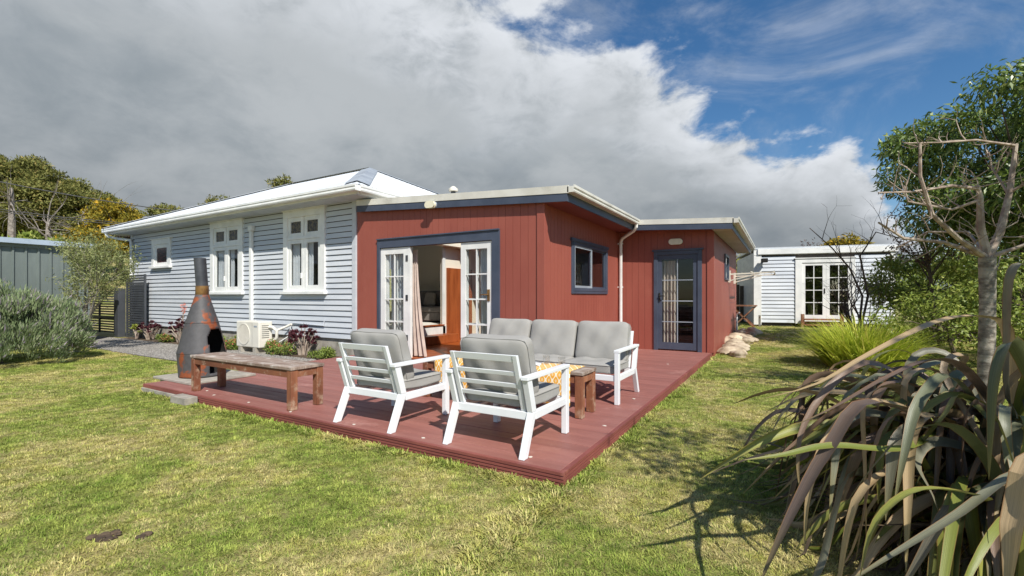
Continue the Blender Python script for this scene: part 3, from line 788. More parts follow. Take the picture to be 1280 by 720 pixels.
curtain(-6.80, -6.30, YW + .16, .16, DZ - .06, M['curtain'], fd, waves=5)
curtain(-4.62, -4.33, YW + .16, .16, DZ - .06, M['curtain'], fd, waves=3)
curtain(-6.24, -6.10, YW + .17, .15, DZ - .06, M['curtainpink'], fd, amp=.035, flare=.24, waves=3)
# ---- interior of the extension behind the doors
box('floor', XR, XS - .09, YW + .10, 12.5, .05, .125, M['infloor'], ext)
box('interior_wall', XR + .001, XS - .095, 12.5, 12.58, .1, 3.0, M['inwall'], ext)
box('interior_wall', XS - .17, XS - .095, YW + .10, 7.5, .126, 2.6, M['inwall'], ext)
for q in ((XR + .001, KX0, YW + .09, 12.49), (KX1, XS - .10, YW + .09, 12.49), (KX0, KX1, YW + .09, KY0), (KX0, KX1, KY1, 12.49)):
    box('ceiling', *q, 2.60, 2.63, M['inwall'], ext)
for q in ((KX0 - .02, KX0, KY0, KY1), (KX1, KX1 + .02, KY0, KY1), (KX0, KX1, KY0 - .02, KY0), (KX0, KX1, KY1, KY1 + .02)):
    box('added_skylight_well', *q, 2.631, RZ(KX1) - .112, M['inwall'], ext)  # sides of the unseen roof opening added to light the room
box('wardrobe_panel', XR + .002, XR + .06, 9.52, 10.6, .126, 2.05, M['inwood'], ext)
stp = box('step', XR + .001, XR + .36, 7.2, 9.6, .126, .335, M['inwood'], ext, .01)
box('step_riser', XR + .003, XR + .02, 7.2, 9.5, .336, .53, M['white'], ext)
box('step_nosing', XR - .1, XR + .05, 7.42, 9.40, .5505, .575, M['inwood'], ext, .005)
# couch seen through the doors
cz = .551
couch = thing('couch', 'charcoal fabric couch on the raised floor inside the open doors', 'couch', (-9.2, 10.6, cz))
box('base', -10.3, -8.05, 10.15, 11.05, cz + .05, cz + .30, M['couch'], couch, .02)
box('seat_cushion', -10.1, -8.28, 10.10, 10.85, cz + .301, cz + .46, M['couch'], couch, .04)
box('armrest', -8.275, -8.0, 10.12, 11.05, cz + .0, cz + .58, M['couch'], couch, .05)
box('backrest', -10.3, -8.05, 10.86, 11.10, cz + .30, cz + .80, M['couch'], couch, .05)
box('back_cushion', -9.2, -8.29, 10.65, 10.855, cz + .461, cz + .92, M['couch'], couch, .06)
box('back_cushion', -10.1, -9.22, 10.65, 10.855, cz + .461, cz + .92, M['couch'], couch, .06)
tag(box('bounce_rug', -10.2, -7.75, 7.4, 10.05, cz + .0005, cz + .012, M['bounce_rug'], None), 'pale floor covering added to bounce light before the indoor couch', 'bounce_rug')  # added pale surface that bounces sun onto the couch wall
pl = MB()
p0 = Vector((-9.0, 10.5, cz + .47))
pl.hexa([p0 + Vector(v_) for v_ in ((-.22,-.10,0),(.22,-.10,0),(.22,.0,0),(-.22,.0,0),(-.22,.03,.40),(.14,.03,.38),(.14,.13,.38),(-.22,.13,.40))])
tag(pl.build('pillow', M['pillow'], None, .05), 'oat coloured pillow on the indoor couch', 'pillow')

# ---- far glazed door
gx0, gx1, gzt = -2.44, -1.54, 2.25
fd2 = MB().box(gx0 - .055, gx0 + .03, YF - .035, YF + .06, .10, gzt + .05).box(gx1 - .03, gx1 + .055, YF - .035, YF + .06, .10, gzt + .05).box(gx0 + .0305, gx1 - .0305, YF - .035, YF + .06, gzt - .03, gzt + .05).box(gx0 - .09, gx1 + .09, YF - .055, YF - .005, gzt + .0505, gzt + .09).build('glazed_door', M['navy'], ext, .003)
glazed_leaf(gx0 + .031, gx1 - .031, YF - .012, YF + .035, .13, gzt - .031, 1, 1, .09, .10, .15, M['navy'], M['glassdoor'], fd2)
ga, gb, gc, gd = gx0 + .121, gx1 - .121, .28, gzt - .131
mb = MB(); mb.box((ga+gb)/2 - .010, (ga+gb)/2 + .010, YF - .006, YF + .008, gc, gd)
for k in (1, 2, 3):
    z_ = gc + (gd - gc)*k/4; mb.box(ga, gb, YF - .007, YF + .007, z_ - .010, z_ + .010)
mb.build('glazing_bar', M['hip'], fd2)
MB().box(gx0 + .055, gx0 + .085, YF - .03, YF - .0125, 1.18, 1.38).tube([(gx0 + .07, YF - .03, 1.31), (gx0 + .07, YF - .07, 1.31), (gx0 + .19, YF - .07, 1.31)], .011, 8).build('handle', M['soot'], fd2)
curtain(gx0 + .08, gx0 + .38, YF + .16, .16, 2.1, M['curtainpink'], fd2, waves=4)
box('door_mat', gx0, gx1, YF + .2, YF + 1.2, .126, .14, M['dark'], fd2)
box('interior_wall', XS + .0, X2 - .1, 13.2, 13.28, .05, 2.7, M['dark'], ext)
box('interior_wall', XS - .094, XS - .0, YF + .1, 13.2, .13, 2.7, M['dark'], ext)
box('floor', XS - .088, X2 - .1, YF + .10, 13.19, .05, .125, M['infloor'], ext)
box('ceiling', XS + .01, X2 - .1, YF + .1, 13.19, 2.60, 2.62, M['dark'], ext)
# white chest visible through the far door
# ---- side sliding window
a, b_, c, d = 7.72, 9.58, 1.40, 2.30
w2 = MB().box(XS - .05, XS + .03, a, a + .06, c, d).box(XS - .05, XS + .03, b_ - .06, b_, c, d).box(XS - .05, XS + .03, a + .0605, b_ - .0605, c, c + .06).box(XS - .05, XS + .03, a + .0605, b_ - .0605, d - .06, d).box(XS - .02, XS + .022, a - .05, a - .0005, c - .05, d + .05).box(XS - .02, XS + .022, b_ + .0005, b_ + .05, c - .05, d + .05).box(XS - .0, XS + .024, a - .0001, b_ + .0001, c - .05, c - .0005).box(XS + .0, XS + .045, a - .10, b_ + .06, d + .0005, d + .06).build('window', M['navy'], ext, .003)
glazed_leaf(a + .061, (a+b_)/2 + .03, XS - .005, XS + .020, c + .061, d - .061, 1, 1, .04, .04, .04, M['hip'], M['glassdoor'], w2, name='sash', axis_='y')
glazed_leaf((a+b_)/2 - .01, b_ - .061, XS - .035, XS - .006, c + .061, d - .061, 1, 1, .03, .03, .03, M['navy'], M['glassdoor'], w2, name='sash', axis_='y')
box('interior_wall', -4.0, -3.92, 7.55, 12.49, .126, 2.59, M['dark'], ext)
# ---- narrow window in end wall
w3 = MB().box(X2 - .04, X2 + .035, 12.7, 12.76, 1.72, 2.38).box(X2 - .04, X2 + .035, 13.54, 13.6, 1.72, 2.38).box(X2 - .04, X2 + .035, 12.7605, 13.5395, 1.72, 1.78).box(X2 - .04, X2 + .035, 12.7605, 13.5395, 2.32, 2.38).build('window', M['navy'], ext)
box('pane', X2 - .005, X2 + .005, 12.76, 13.54, 1.78, 2.32, M['glass'], w3)
box('blind', X2 - .035, X2 - .03, 12.765, 13.535, 1.785, 2.315, M['white'], w3)
# ---- bulkhead lights
def bulkhead(loc, wd, label):
    t_ = thing('wall_light', label, 'wall light', loc)
    x, y, z_ = loc
    mb = MB()
    def pill(mb, y0, y1, hw, hh):
        n = 10; pts = []
        for s in (1, -1):
            for k in range(n + 1):
                a_ = -math.pi/2 + math.pi*k/n
                pts.append((x + s*(hw - hh) + s*hh*math.cos(a_), z_ + s*hh*math.sin(a_)))
        mm_ = len(pts); base = len(mb.v)
        for yy in (y0, y1):
            for p in pts: mb.v.append((p[0], yy, p[1]))
        for k in range(mm_): mb.f.append((base+k, base+(k+1) % mm_, base+mm_+(k+1) % mm_, base+mm_+k))
        mb.f.append(tuple(base+k for k in range(mm_))); mb.f.append(tuple(base+mm_+k for k in range(mm_))[::-1])
        return mb
    pill(mb, y - .03, y, wd/2 + .012, .055).build('casing', M['hip'], t_, .006)
    pill(MB(), y - .085, y - .0305, wd/2, .044).build('lens', M['yelcase'], t_, .018)
bulkhead((-5.50, OY - .0035, RZ(-5.5) - .185), .19, 'oval bulkhead light on the fascia above the french doors')
bulkhead((-2.02, YF - .0005, 2.50), .25, 'oval bulkhead light on red wall above the single glazed door')

# ================================================================== deck
deck = thing('deck', 'low dark red painted timber deck in front of the extension', 'deck', (-4.4, 4.7, 0))
DL, DR_, DF, DT = -7.57, -1.28, 2.86, .10
pitch = .1455; y = DF + .036; k = 0
shared = {}
while y < YF - .02:
    y1 = min(y + .141, YF - .003)
    x0 = DL if y1 < YW - .03 else XS + .004
    if y < YW - .03 <= y1: y1 = YW - .031
    dzb = rng.uniform(-.0015, .0015)
    nj = rng.uniform(.25, .75)
    box('deck_board', x0, DR_ - .037, y, y1, .066 + dzb, DT + dzb, M['deck'], deck, .003)
    y = y1 + .0035; k += 1
# fascia: reeded boards on edge
def reeded(p, q, side, nm='edge_board', h=.12, z0=-.02):
    prof = [(0, 0)]; n = 5
    for j in range(n):
        za = h*j/n; zb = h*(j+1)/n
        prof += [(-.034, za + .003), (-.034, zb - .006), (-.024, zb - .005), (-.024, zb - .0005)] if j < n-1 else [(-.034, za + .003), (-.034, zb)]
    prof += [(0, h)]
    return MB().extrude(prof, (p[0], p[1], z0), (q[0], q[1], z0), side).build(nm, M['deckedge'], deck)
reeded((-6.08, DF + .034), (-4.02, DF + .034), (0, 1, 0)); reeded((-4.016, DF + .034), (DR_ - .0005, DF + .034), (0, 1, 0))
reeded((DR_ - .034, DF + .0345), (DR_ - .034, 5.9), (-1, 0, 0)); reeded((DR_ - .034, 5.904), (DR_ - .034, 8.8), (-1, 0, 0)); reeded((DR_ - .034, 8.804), (DR_ - .034, YF - .03), (-1, 0, 0))
box('edge_strip', DL, -6.083, DF + .004, DF + .034, .056, DT, M['deckedge'], deck)
box('joist', DL + .05, DR_ - .1, DF + .2, DF + .25, .0, .065, M['barkdark'], deck)
box('joist', DL + .05, DR_ - .1, 6.2, 6.25, .0, .065, M['barkdark'], deck)
box('joist', XS + .3, DR_ - .1, 9.9, 9.95, .0, .065, M['barkdark'], deck)
# concrete bits under the left corner
tag(box('concrete_edging', -7.56, -6.50, DF - .02, DF + .003, 0, .055, M['concrete'], None, .004), 'long low concrete edging under the corner of the red deck', 'edging')
tag(box('concrete_block', -6.46, -6.10, DF - .14, DF + .002, 0, .088, M['concrete'], None, .006), 'short concrete block at the end of the deck edge board', 'block')
# paint flakes and fallen petals lying on the deck
for k, p in enumerate([(-1.62,3.02),(-1.42,4.10),(-1.5,5.35),(-5.95,2.97),(-6.30,3.06),(-5.20,2.96),(-3.45,2.95),(-2.62,2.97),(-1.75,8.4),(-4.4,2.94)]):
    mb = MB(); n = 7
    pts = [(p[0] + rng.uniform(.010,.022)*math.cos(2*math.pi*j/n), p[1] + rng.uniform(.008,.018)*math.sin(2*math.pi*j/n)) for j in range(n)]
    mb.v = [(a_, b2, DT + .0016) for a_, b2 in pts] + [(a_, b2, DT + .005) for a_, b2 in pts]
    mb.f = [tuple(range(n, 2*n))] + [(j, (j+1) % n, n + (j+1) % n, n + j) for j in range(n)]
    tag(mb.build('fallen_petal', M['ac']), 'small pale petal lying on the red deck', 'petal', 'petals scattered on the deck')

# ================================================================== timber bench and table
def timber_bench(name, label, cat, loc, ln, dp, ht, leg=.078, group=None):
    t_ = thing(name, label, cat, loc)
    hx, hy = ln/2, dp/2
    for sx_ in (-1, 1):
        for sy in (-1, 1):
            cx_, cy = sx_*(hx - leg/2 - .012), sy*(hy - leg/2 - .010)
            MB().box(cx_ - leg/2, cx_ + leg/2, cy - leg/2, cy + leg/2, 0, ht - .032).build('leg', M['wood'], t_, .006, local=True)
    for sy in (-1, 1):
        cy = sy*(hy - .032); box('rail', -hx + leg + .013, hx - leg - .013, cy - .014, cy + .014, ht - .112, ht - .033, M['woodrail'], t_, .003, local=True)
    for sx_ in (-1, 1):
        cx_ = sx_*(hx - .034); box('rail', cx_ - .014, cx_ + .014, -hy + leg + .011, hy - leg - .011, ht - .112, ht - .033, M['wood'], t_, .003, local=True)
    n = 5; pw = dp/n
    for k in range(n):
        zz = rng.uniform(-.0015, .0015)
        box('plank', -hx + rng.uniform(0,.006), hx - rng.uniform(0,.006), -hy + k*pw + .002, -hy + (k+1)*pw - .002, ht - .0315, ht + zz, M['woodtop'], t_, .004, local=True)
    return t_
bench = timber_bench('timber_bench', 'long weathered timber bench beside the rusty chiminea', 'bench', (-5.44, 3.15, DT + .002), 2.08, .41, .455)
table = timber_bench('coffee_table', 'low weathered timber table under yellow patterned cloth', 'table', (-2.70, 4.39, DT + .002), 2.06, .40, .455)

# cloth
x0, x1 = -3.52, -1.80; yb, yf_ = 4.588, 4.186; zt = DT + .457 + .006
path = [(yb + .006, zt - .10), (yb + .004, zt - .02), (yb - .01, zt + .001)] + [(yb + (yf_ - yb)*s, zt + .001) for s in (.1, .3, .5, .7, .9)] + [(yf_ + .008, zt + .0005), (yf_ - .006, zt - .02)] + [(yf_ - .008 - .012*s, zt - .02 - .32*s) for s in (.15,.3,.45,.6,.75,.9,1)]
V = []; UV = []; al = 0
nxc = 60
for j, (yy, zz) in enumerate(path):
    if j: al += math.hypot(yy - path[j-1][0], zz - path[j-1][1])
    drop = max(0, zt - .02 - zz)
    for i_ in range(nxc + 1):
        s = i_/nxc; x = x0 + (x1 - x0)*s
        V.append((x + .03*drop*math.sin(7*s), yy - abs(.05*drop*math.sin(9*s + 2*drop)) if yy < 4.3 else yy, zz + .02*drop*math.sin(4*s)))
        UV.append((x, al))
F = [(j*(nxc+1)+i_, j*(nxc+1)+i_+1, (j+1)*(nxc+1)+i_+1, (j+1)*(nxc+1)+i_) for j in range(len(path)-1) for i_ in range(nxc)]
mb = MB(); mb.v = V; mb.f = F; mb.sm = True
cl = mb.build('table_cloth', M['cloth'])
ul = cl.data.uv_layers.new(name='UVMap')
for lp in cl.data.loops: ul.data[lp.index].uv = UV[lp.vertex_index]
md = cl.modifiers.new('thick', 'SOLIDIFY'); md.thickness = .003; md.offset = 1
tag(cl, 'yellow and white lattice cloth draped over the low timber table', 'cloth')
ztop = zt + .0045
for k, (gx_, gy_) in enumerate(((-2.20, 4.47), (-2.00, 4.43))):
    g = MB().lathe([(0,.004),(.030,.004),(.033,.012),(.038,.095),(.0365,.095),(.0315,.014),(0,.012)], 20, (gx_, gy_, ztop)).build('drinking_glass', M['drink'])
    tag(g, 'clear stemless glass standing on the yellow table cloth', 'glass', 'glasses on the low table')
bk = thing('magazine', 'open magazine lying on the yellow table cloth', 'magazine', (-2.42, 4.36, ztop))
for s in (-1, 1):
    mb = MB(); n = 8
    for j in range(n + 1):
        q = j/n; mb.v += [(s*.19*q, -.12, .004 + .018*math.sin(math.pi*q)*(1-q*.5)), (s*.19*q, .12, .004 + .018*math.sin(math.pi*q)*(1-q*.5))]
    mb.f = [(2*j, 2*j+2, 2*j+3, 2*j+1) for j in range(n)]; mb.sm = True
    pg = mb.build('page', M['acdark'] if s < 0 else M['white'], bk, local=True)
    md = pg.modifiers.new('thick', 'SOLIDIFY'); md.thickness = .003
bk.rotation_euler.z = .35

# ================================================================== lounge suite
def cushion_mesh(w_, d_, h_, puff, seed, nx_=14, ny_=12, nz_=4):
    """rounded, slightly wrinkled cushion, centre at origin"""
    bm = bmesh.new(); bmesh.ops.create_cube(bm, size=2)
    bmesh.ops.subdivide_edges(bm, edges=bm.edges[:], cuts=9, use_grid_fill=True)
    r_ = np.random.default_rng(seed); ph = r_.uniform(0, 6.28, 8)
    for v in bm.verts:
        x, y, z_ = v.co
        ex = 11
        nrm_ = (abs(x)**ex + abs(y)**ex + abs(z_)**ex)**(1/ex); x, y, z_ = x/nrm_, y/nrm_, z_/nrm_
        bul = (1 - x*x)*(1 - y*y)
        crown = 1 - .16*(abs(x)**6 + abs(y)**6)
        wob = .012*math.sin(5*x + ph[0])*math.sin(4*y + ph[1]) + .010*math.sin(9*x + 3*y + ph[2])
        pinch = 1 - .035*(1 - abs(x)**2)*abs(y)**4
        v.co = (x*w_/2*(1 - .02*(1 - y*y)*abs(x)**4), y*d_/2*pinch, z_*h_/2*crown*(1 + puff*bul) + wob*(.3 + bul)*(1 if abs(z_) > .5 else .3))
    me = bpy.data.meshes.new('cushion'); bm.to_mesh(me); bm.free()
    return me
def cushion(name, w_, d_, h_, puff, seed, loc, rot, parent):
    o = link(name, cushion_mesh(w_, d_, h_, puff, seed), M['cush'], parent, smooth=True, local=True)
    o.location = loc; o.rotation_euler = rot
    md = o.modifiers.new('sub', 'SUBSURF'); md.levels = 1; md.render_levels = 1
    # seam cord round the edge of the cushion
    pts = []
    for k in range(48):
        a_ = 2*math.pi*k/48; cx_, sy = math.cos(a_), math.sin(a_)
        nn = (abs(cx_)**11 + abs(sy)**11)**(1/11); pts.append((cx_/nn*(w_/2+.001)*.995, sy/nn*(d_/2+.001)*(1 - .03*(1-(cx_/nn)**2)), h_*.30))
    pts.append(pts[0])
    MB().tube(pts, .0032, 6, False).build('piping', M['cush'], o, local=True)
    return o
def lounge(name, label, cat, loc, rz, W, nseat, dp=.82, group=None):
    t_ = thing(name, label, cat, loc, rz, group)
    A = M['alu']; hx = W/2; s_ = .05; bv = .004
    for sx_ in (-1, 1):
        cx_ = sx_*(hx - s_/2)
        MB().box(cx_ - s_/2, cx_ + s_/2, dp - .06, dp, 0, .572).build('leg', A, t_, bv, local=True)
        MB().hexa([(cx_-s_/2,.0,0),(cx_+s_/2,.0,0),(cx_+s_/2,.06,0),(cx_-s_/2,.06,0),(cx_-s_/2,.135,.32),(cx_+s_/2,.135,.32),(cx_+s_/2,.20,.32),(cx_-s_/2,.20,.32)]).build('leg', A, t_, bv, local=True)
        MB().hexa([(cx_-s_/2,.135,.3205),(cx_+s_/2,.135,.3205),(cx_+s_/2,.20,.3205),(cx_-s_/2,.20,.3205),(cx_-s_/2,.055,.572),(cx_+s_/2,.055,.572),(cx_+s_/2,.125,.572),(cx_-s_/2,.125,.572)]).build('arm_post', A, t_, bv, local=True)
        MB().box(cx_ - .032, cx_ + .032, .045, dp + .002, .5725, .602).build('armrest', A, t_, bv, local=True)
        MB().box(cx_ - .02, cx_ + .02, .196, dp - .061, .255, .318).build('side_rail', A, t_, bv, local=True)
    MB().box(-hx + s_ + .001, hx - s_ - .001, .14, .18, .255, .318).build('rear_rail', A, t_, bv, local=True)
    MB().box(-hx + s_ + .001, hx - s_ - .001, dp - .05, dp - .012, .255, .318).build('front_rail', A, t_, bv, local=True)
    for k in range(3 if W < 1 else 5):
        n_ = 3 if W < 1 else 5; x = -hx + W*(k + 1)/(n_ + 1)
        MB().box(x - .02, x + .02, .181, dp - .051, .288, .305).build('seat_slat', A, t_, 0, local=True)
    # back frame, reclined
    def bp(z_): return .165 - (z_ - .319)*.33
    bx = hx - s_ - .04
    for sx_ in (-1, 1):
        x = sx_*bx
        MB().hexa([(x-.02,bp(.3195)-.015,.3195),(x+.02,bp(.3195)-.015,.3195),(x+.02,bp(.3195)+.02,.3195),(x-.02,bp(.3195)+.02,.3195),(x-.02,bp(.76)-.015,.76),(x+.02,bp(.76)-.015,.76),(x+.02,bp(.76)+.02,.76),(x-.02,bp(.76)+.02,.76)]).build('back_post', A, t_, bv, local=True)
    def hrail(z0, z1, nm):
        MB().hexa([(-bx+.0205,bp(z0)-.010,z0),(bx-.0205,bp(z0)-.010,z0),(bx-.0205,bp(z0)+.015,z0),(-bx+.0205,bp(z0)+.015,z0),(-bx+.0205,bp(z1)-.010,z1),(bx-.0205,bp(z1)-.010,z1),(bx-.0205,bp(z1)+.015,z1),(-bx+.0205,bp(z1)+.015,z1)]).build(nm, A, t_, .003, local=True)
    hrail(.705, .7595, 'top_rail')
    for z0 in (.595, .50, .405): hrail(z0, z0 + .035, 'slat')
    # cushions
    iw = W - 2*s_ - .01; cw = iw/nseat
    for k in range(nseat):
        x = -iw/2 + cw*(k + .5)
        tilt = math.atan(.33)
        cushion('back_cushion', cw - .01, .52, .17, .22, 11 + k*3, (x, .265, .63), (math.pi/2 + tilt*.85, 0, rng.uniform(-.02,.02)), t_)
    if nseat == 1:
        cushion('seat_cushion', iw, .61, .125, .05, 51, (0, .50, .378), (0, 0, 0), t_)
    else:
        for k in range(nseat):
            x = -iw/2 + cw*(k + .5)
            cushion('seat_cushion', cw - .004, .63, .125, .04, 61 + k, (x, .51, .378), (0, 0, 0), t_)
    return t_
lounge('outdoor_armchair', 'white slat-backed armchair with grey cushions, between the timber bench and the other armchair', 'armchair', (-3.315, 2.905, DT + .002), R(0), .76, 1, group='white outdoor armchairs')
lounge('outdoor_armchair', 'white slat-backed armchair with grey cushions, closest to the deck corner over the grass', 'armchair', (-2.0, 2.925, DT + .002), R(0), .76, 1, group='white outdoor armchairs')
lounge('outdoor_sofa', 'white framed three-seat outdoor sofa with grey cushions', 'sofa', (-2.62, 5.80, DT + .002), R(180), 2.14, 3, .86)

# ================================================================== chiminea
tag(box('concrete_slab', -7.93, -6.86, 3.12, 4.02, .1025, .135, M['concrete'], None, .006), 'square concrete slab under the rusty chiminea', 'slab')
tag(box('slab_support', -7.90, -7.60, 3.2, 3.95, 0, .102, M['concrete'], None), 'concrete block propping the chiminea slab beside the deck', 'block')
chz = .1355; cc = Vector((-7.38, 3.52, chz))
chim = thing('chiminea', 'rusty steel bottle-shaped chiminea with tall flue and arched mouth', 'chiminea', cc)
prof = [(.285,0),(.288,.02)] + [(.288 + .022*s, .02 + .33*s) for s in np.linspace(.1, 1, 10)] + [(.31 - .10*s, .35 + .43*s) for s in np.linspace(.06, 1, 14)] + [(.21 - .128*s, .78 + .42*s) for s in np.linspace(.08, 1, 10)]
mouth = R(21)
def in_mouth(a_, z_):
    da = (a_ - mouth + math.pi) % (2*math.pi) - math.pi
    r_ = .30 if z_ < .35 else .30 - .10*(z_ - .35)/.43
    xx = da*r_
    if z_ < .05: return False
    if z_ < .52: return abs(xx) < .145
    return (xx/.145)**2 + ((z_ - .52)/.18)**2 < 1
body = MB().lathe(prof, 96, skip=in_mouth).build('body', M['rust'], chim, local=True)
md = body.modifiers.new('thick', 'SOLIDIFY'); md.thickness = .006; md.offset = -1
MB().lathe([(0,.004),(.28,.004),(.29,.012)], 40).build('base_plate', M['rust'], chim, local=True)
liner = [(r_ - .010, z_) for r_, z_ in prof]
MB().lathe(liner, 96, skip=lambda a_, z_: in_mouth(a_, z_)).build('liner', M['soot'], chim, local=True)
for zz, rr_ in ((.352, .312), (.782, .2125)):
    MB().lathe([(rr_ - .002, zz - .004), (rr_ + .002, zz - .003), (rr_ + .002, zz + .003), (rr_ - .003, zz + .004)], 64, skip=lambda a_, z_: in_mouth(a_, z_)).build('weld_seam', M['rust'], chim, local=True)
MB().lathe([(.083,1.185),(.086,1.19),(.084,1.315),(.078,1.32)], 40).build('collar', M['brass'], chim, local=True)
lean = -.035
fl_ = MB(); base_n = 32
for k, (r_, z_) in enumerate([(.078,1.30),(.078,1.73),(.072,1.73),(.072,1.31)]):
    for j in range(base_n):
        a_ = 2*math.pi*j/base_n; dzz = z_ - 1.3
        fl_.v.append((r_*math.cos(a_) + lean*ca*dzz*2.2, r_*math.sin(a_) + lean*sa*dzz*2.2, z_))
for k in range(3):
    for j in range(base_n):
        j2 = (j+1) % base_n; fl_.f.append((k*base_n+j, k*base_n+j2, (k+1)*base_n+j2, (k+1)*base_n+j))
fl_.sm = True; fl_.build('flue', M['flue'], chim, local=True)

# ================================================================== heat pump
acl = Vector((-10.55, 6.12, .02))
hp = thing('heat_pump', 'cream heat pump outdoor unit against the weatherboard wall', 'heat pump', acl)
ax0, ax1, ay0, ay1, az0, az1 = -11.0, -10.10, 5.98, 6.30, .14, .73
box('casing', ax0, ax1, ay0, ay1, az0, az1, M['ac'], hp, .02)
for x in (ax0 + .12, ax1 - .2): box('foot', x, x + .10, ay0 - .02, ay1 + .02, .022, az0 - .001, M['concrete'], hp)
fc = (ax0 + .31, (az0 + az1)/2)
ring = MB(); n = 40
for r_ in (.245, .225):
    for yy in (ay0 - .012, ay0 - .001):
        for k in range(n): ring.v.append((fc[0] + r_*math.cos(2*math.pi*k/n), yy, fc[1] + r_*math.sin(2*math.pi*k/n)))
for k in range(n):
    k2 = (k+1) % n
    ring.f += [(k, k2, 2*n+k2, 2*n+k), (k, n+k, n+k2, k2), (2*n+k, 2*n+k2, 3*n+k2, 3*n+k)]
grl = ring.build('fan_grille', M['ac'], hp, smooth=True)
disc = MB(); disc.v = [(fc[0] + .226*math.cos(2*math.pi*k/n), ay0 - .0015, fc[1] + .226*math.sin(2*math.pi*k/n)) for k in range(n)]; disc.f = [tuple(range(n))]
disc.build('fan', M['acdark'], grl)
gb_ = MB()
for k in range(-9, 10):
    x = fc[0] + k*.0235; h = math.sqrt(max(0, .224**2 - (x - fc[0])**2)); gb_.box(x - .004, x + .004, ay0 - .010, ay0 - .004, fc[1] - h, fc[1] + h)
gb_.build('grille_bar', M['ac'], grl)
box('panel_line', ax1 - .26, ax1 - .255, ay0 - .002, ay0 - .0003, az0 + .03, az1 - .03, M['acdark'], hp)
box('badge', ax1 - .19, ax1 - .07, ay0 - .002, ay0 - .0003, az1 - .13, az1 - .09, M['hip'], hp)
vt = MB()
for k in range(7): vt.box(ax1 + .0003, ax1 + .004, ay0 + .07, ay1 - .08, az0 + .22 + k*.045, az0 + .235 + k*.045)
vt.build('side_vent', M['acdark'], hp)
MB().tube([(ax1 + .001, ay1 - .08, .60), (ax1 + .10, ay1 - .06, .60), (ax1 + .16, ay1, .52), (ax1 + .14, ay1 + .02, .36), (ax1 + .05, ay1 - .02, .25), (ax1 + .001, ay1 - .04, .24)], .035, 10).build('pipe', M['ac'], hp)
MB().tube([(ax1 + .15, ay1, .52), (ax1 + .24, YW - .10, .60), (ax1 + .38, YW - .06, .66)], .028, 10).build('pipe', M['ac'], hp)
MB().tube([(ax1 + .36, YW - .06, .66), (ax1 + .34, YW - .08, .40), (ax1 + .18, ay1 - .05, .20), (ax1 + .02, ay1 - .1, .19)], .010, 8).build('cable', M['white'], hp)
tag(box('plinth_slab', -11.2, -9.95, 5.85, 6.45, .0, .0215, M['concrete'], None, .004), 'flat concrete slab under the heat pump', 'slab')

# ================================================================== gate and steel garage on the left
def slat_frame(name, label, cat, x0, x1, y, z0, z1, n, group=None, post=.05, gap=.42):
    t_ = thing(name, label, cat, ((x0 + x1)/2, y, 0), group=group)
    for a_ in (x0, x1 - post): box('post', a_, a_ + post, y - .025, y + .025, z0, z1, M['gate'], t_)
    h = (z1 - z0)/n
    for k in range(n): box('slat', x0 + post, x1 - post, y - .012, y + .012, z0 + k*h + h*gap*.5, z0 + (k+1)*h - h*gap*.5, M['gate'], t_)
    return t_
slat_frame('slat_screen', 'tall charcoal slatted screen standing against the house corner', 'screen', -18.05, -16.75, 6.40, .0, 1.98, 26, gap=.26)
tag(box('gate_post', -18.40, -18.14, 6.20, 6.40, 0, 1.56, M['gate'], None, .006), 'thick charcoal steel gate post beside the slatted screen', 'post')
g = slat_frame('driveway_gate', 'wide charcoal slatted gate between the steel garage and the house', 'gate', -21.9, -18.45, 6.30, .10, 1.50, 17, gap=.45, post=.22)
box('bottom_rail', -22.1, -18.2, 6.24, 6.30 - .026, .58, .66, M['gate'], g)
for x in (-21.0, -19.8): box('stile', x, x + .06, 6.245, 6.287, .10, 1.45, M['gate'], g)
# garage
gar = thing('garage', 'green-grey ribbed steel garage behind the lavender bush', 'garage', (-19, 2.5, 0))
GXW, GY0, GY1 = -17.0, -3.0, 5.15
mb = MB(); prof = []
y = GY0
ribsp = .235
while y < GY1:
    prof += [(y, 0), (y + .04, .0), (y + .055, .035), (y + .085, .035), (y + .10, 0)]
    y += ribsp
prof = [(min(a_, GY1), o_) for a_, o_ in prof] + [(GY1, 0)]
n = len(prof)
mb.v = [(GXW + o_, a_, 0) for a_, o_ in prof] + [(GXW + o_, a_, 2.72) for a_, o_ in prof]
mb.f = [(k, k+1, n+k+1, n+k) for k in range(n-1)]
mb.build('steel_wall', M['greensteel'], gar)
box('end_wall', GXW - 5, GXW - .001, GY1, GY1 + .02, 0, 2.72, M['greensteel'], gar)
MB().hexa([(GXW-5,GY0,2.721),(GXW+.12,GY0,2.721),(GXW+.12,GY1+.12,2.721),(GXW-5,GY1+.12,2.721),(GXW-5,GY0,3.2),(GXW+.12,GY0,2.78),(GXW+.12,GY1+.12,2.78),(GXW-5,GY1+.12,3.2)]).build('roof', M['bluesteel'], gar)
MB().extrude([(0,0),(-.13,0),(-.14,.13),(0,.13)], (GXW + .045, GY0, 2.66), (GXW + .045, GY1 + .12, 2.66), (-1,0,0)).build('gutter', M['bluesteel'], gar)
box('barge', GXW + .0, GXW + .04, GY0, GY1 + .1, 2.57, 2.72, M['greensteel'], gar)

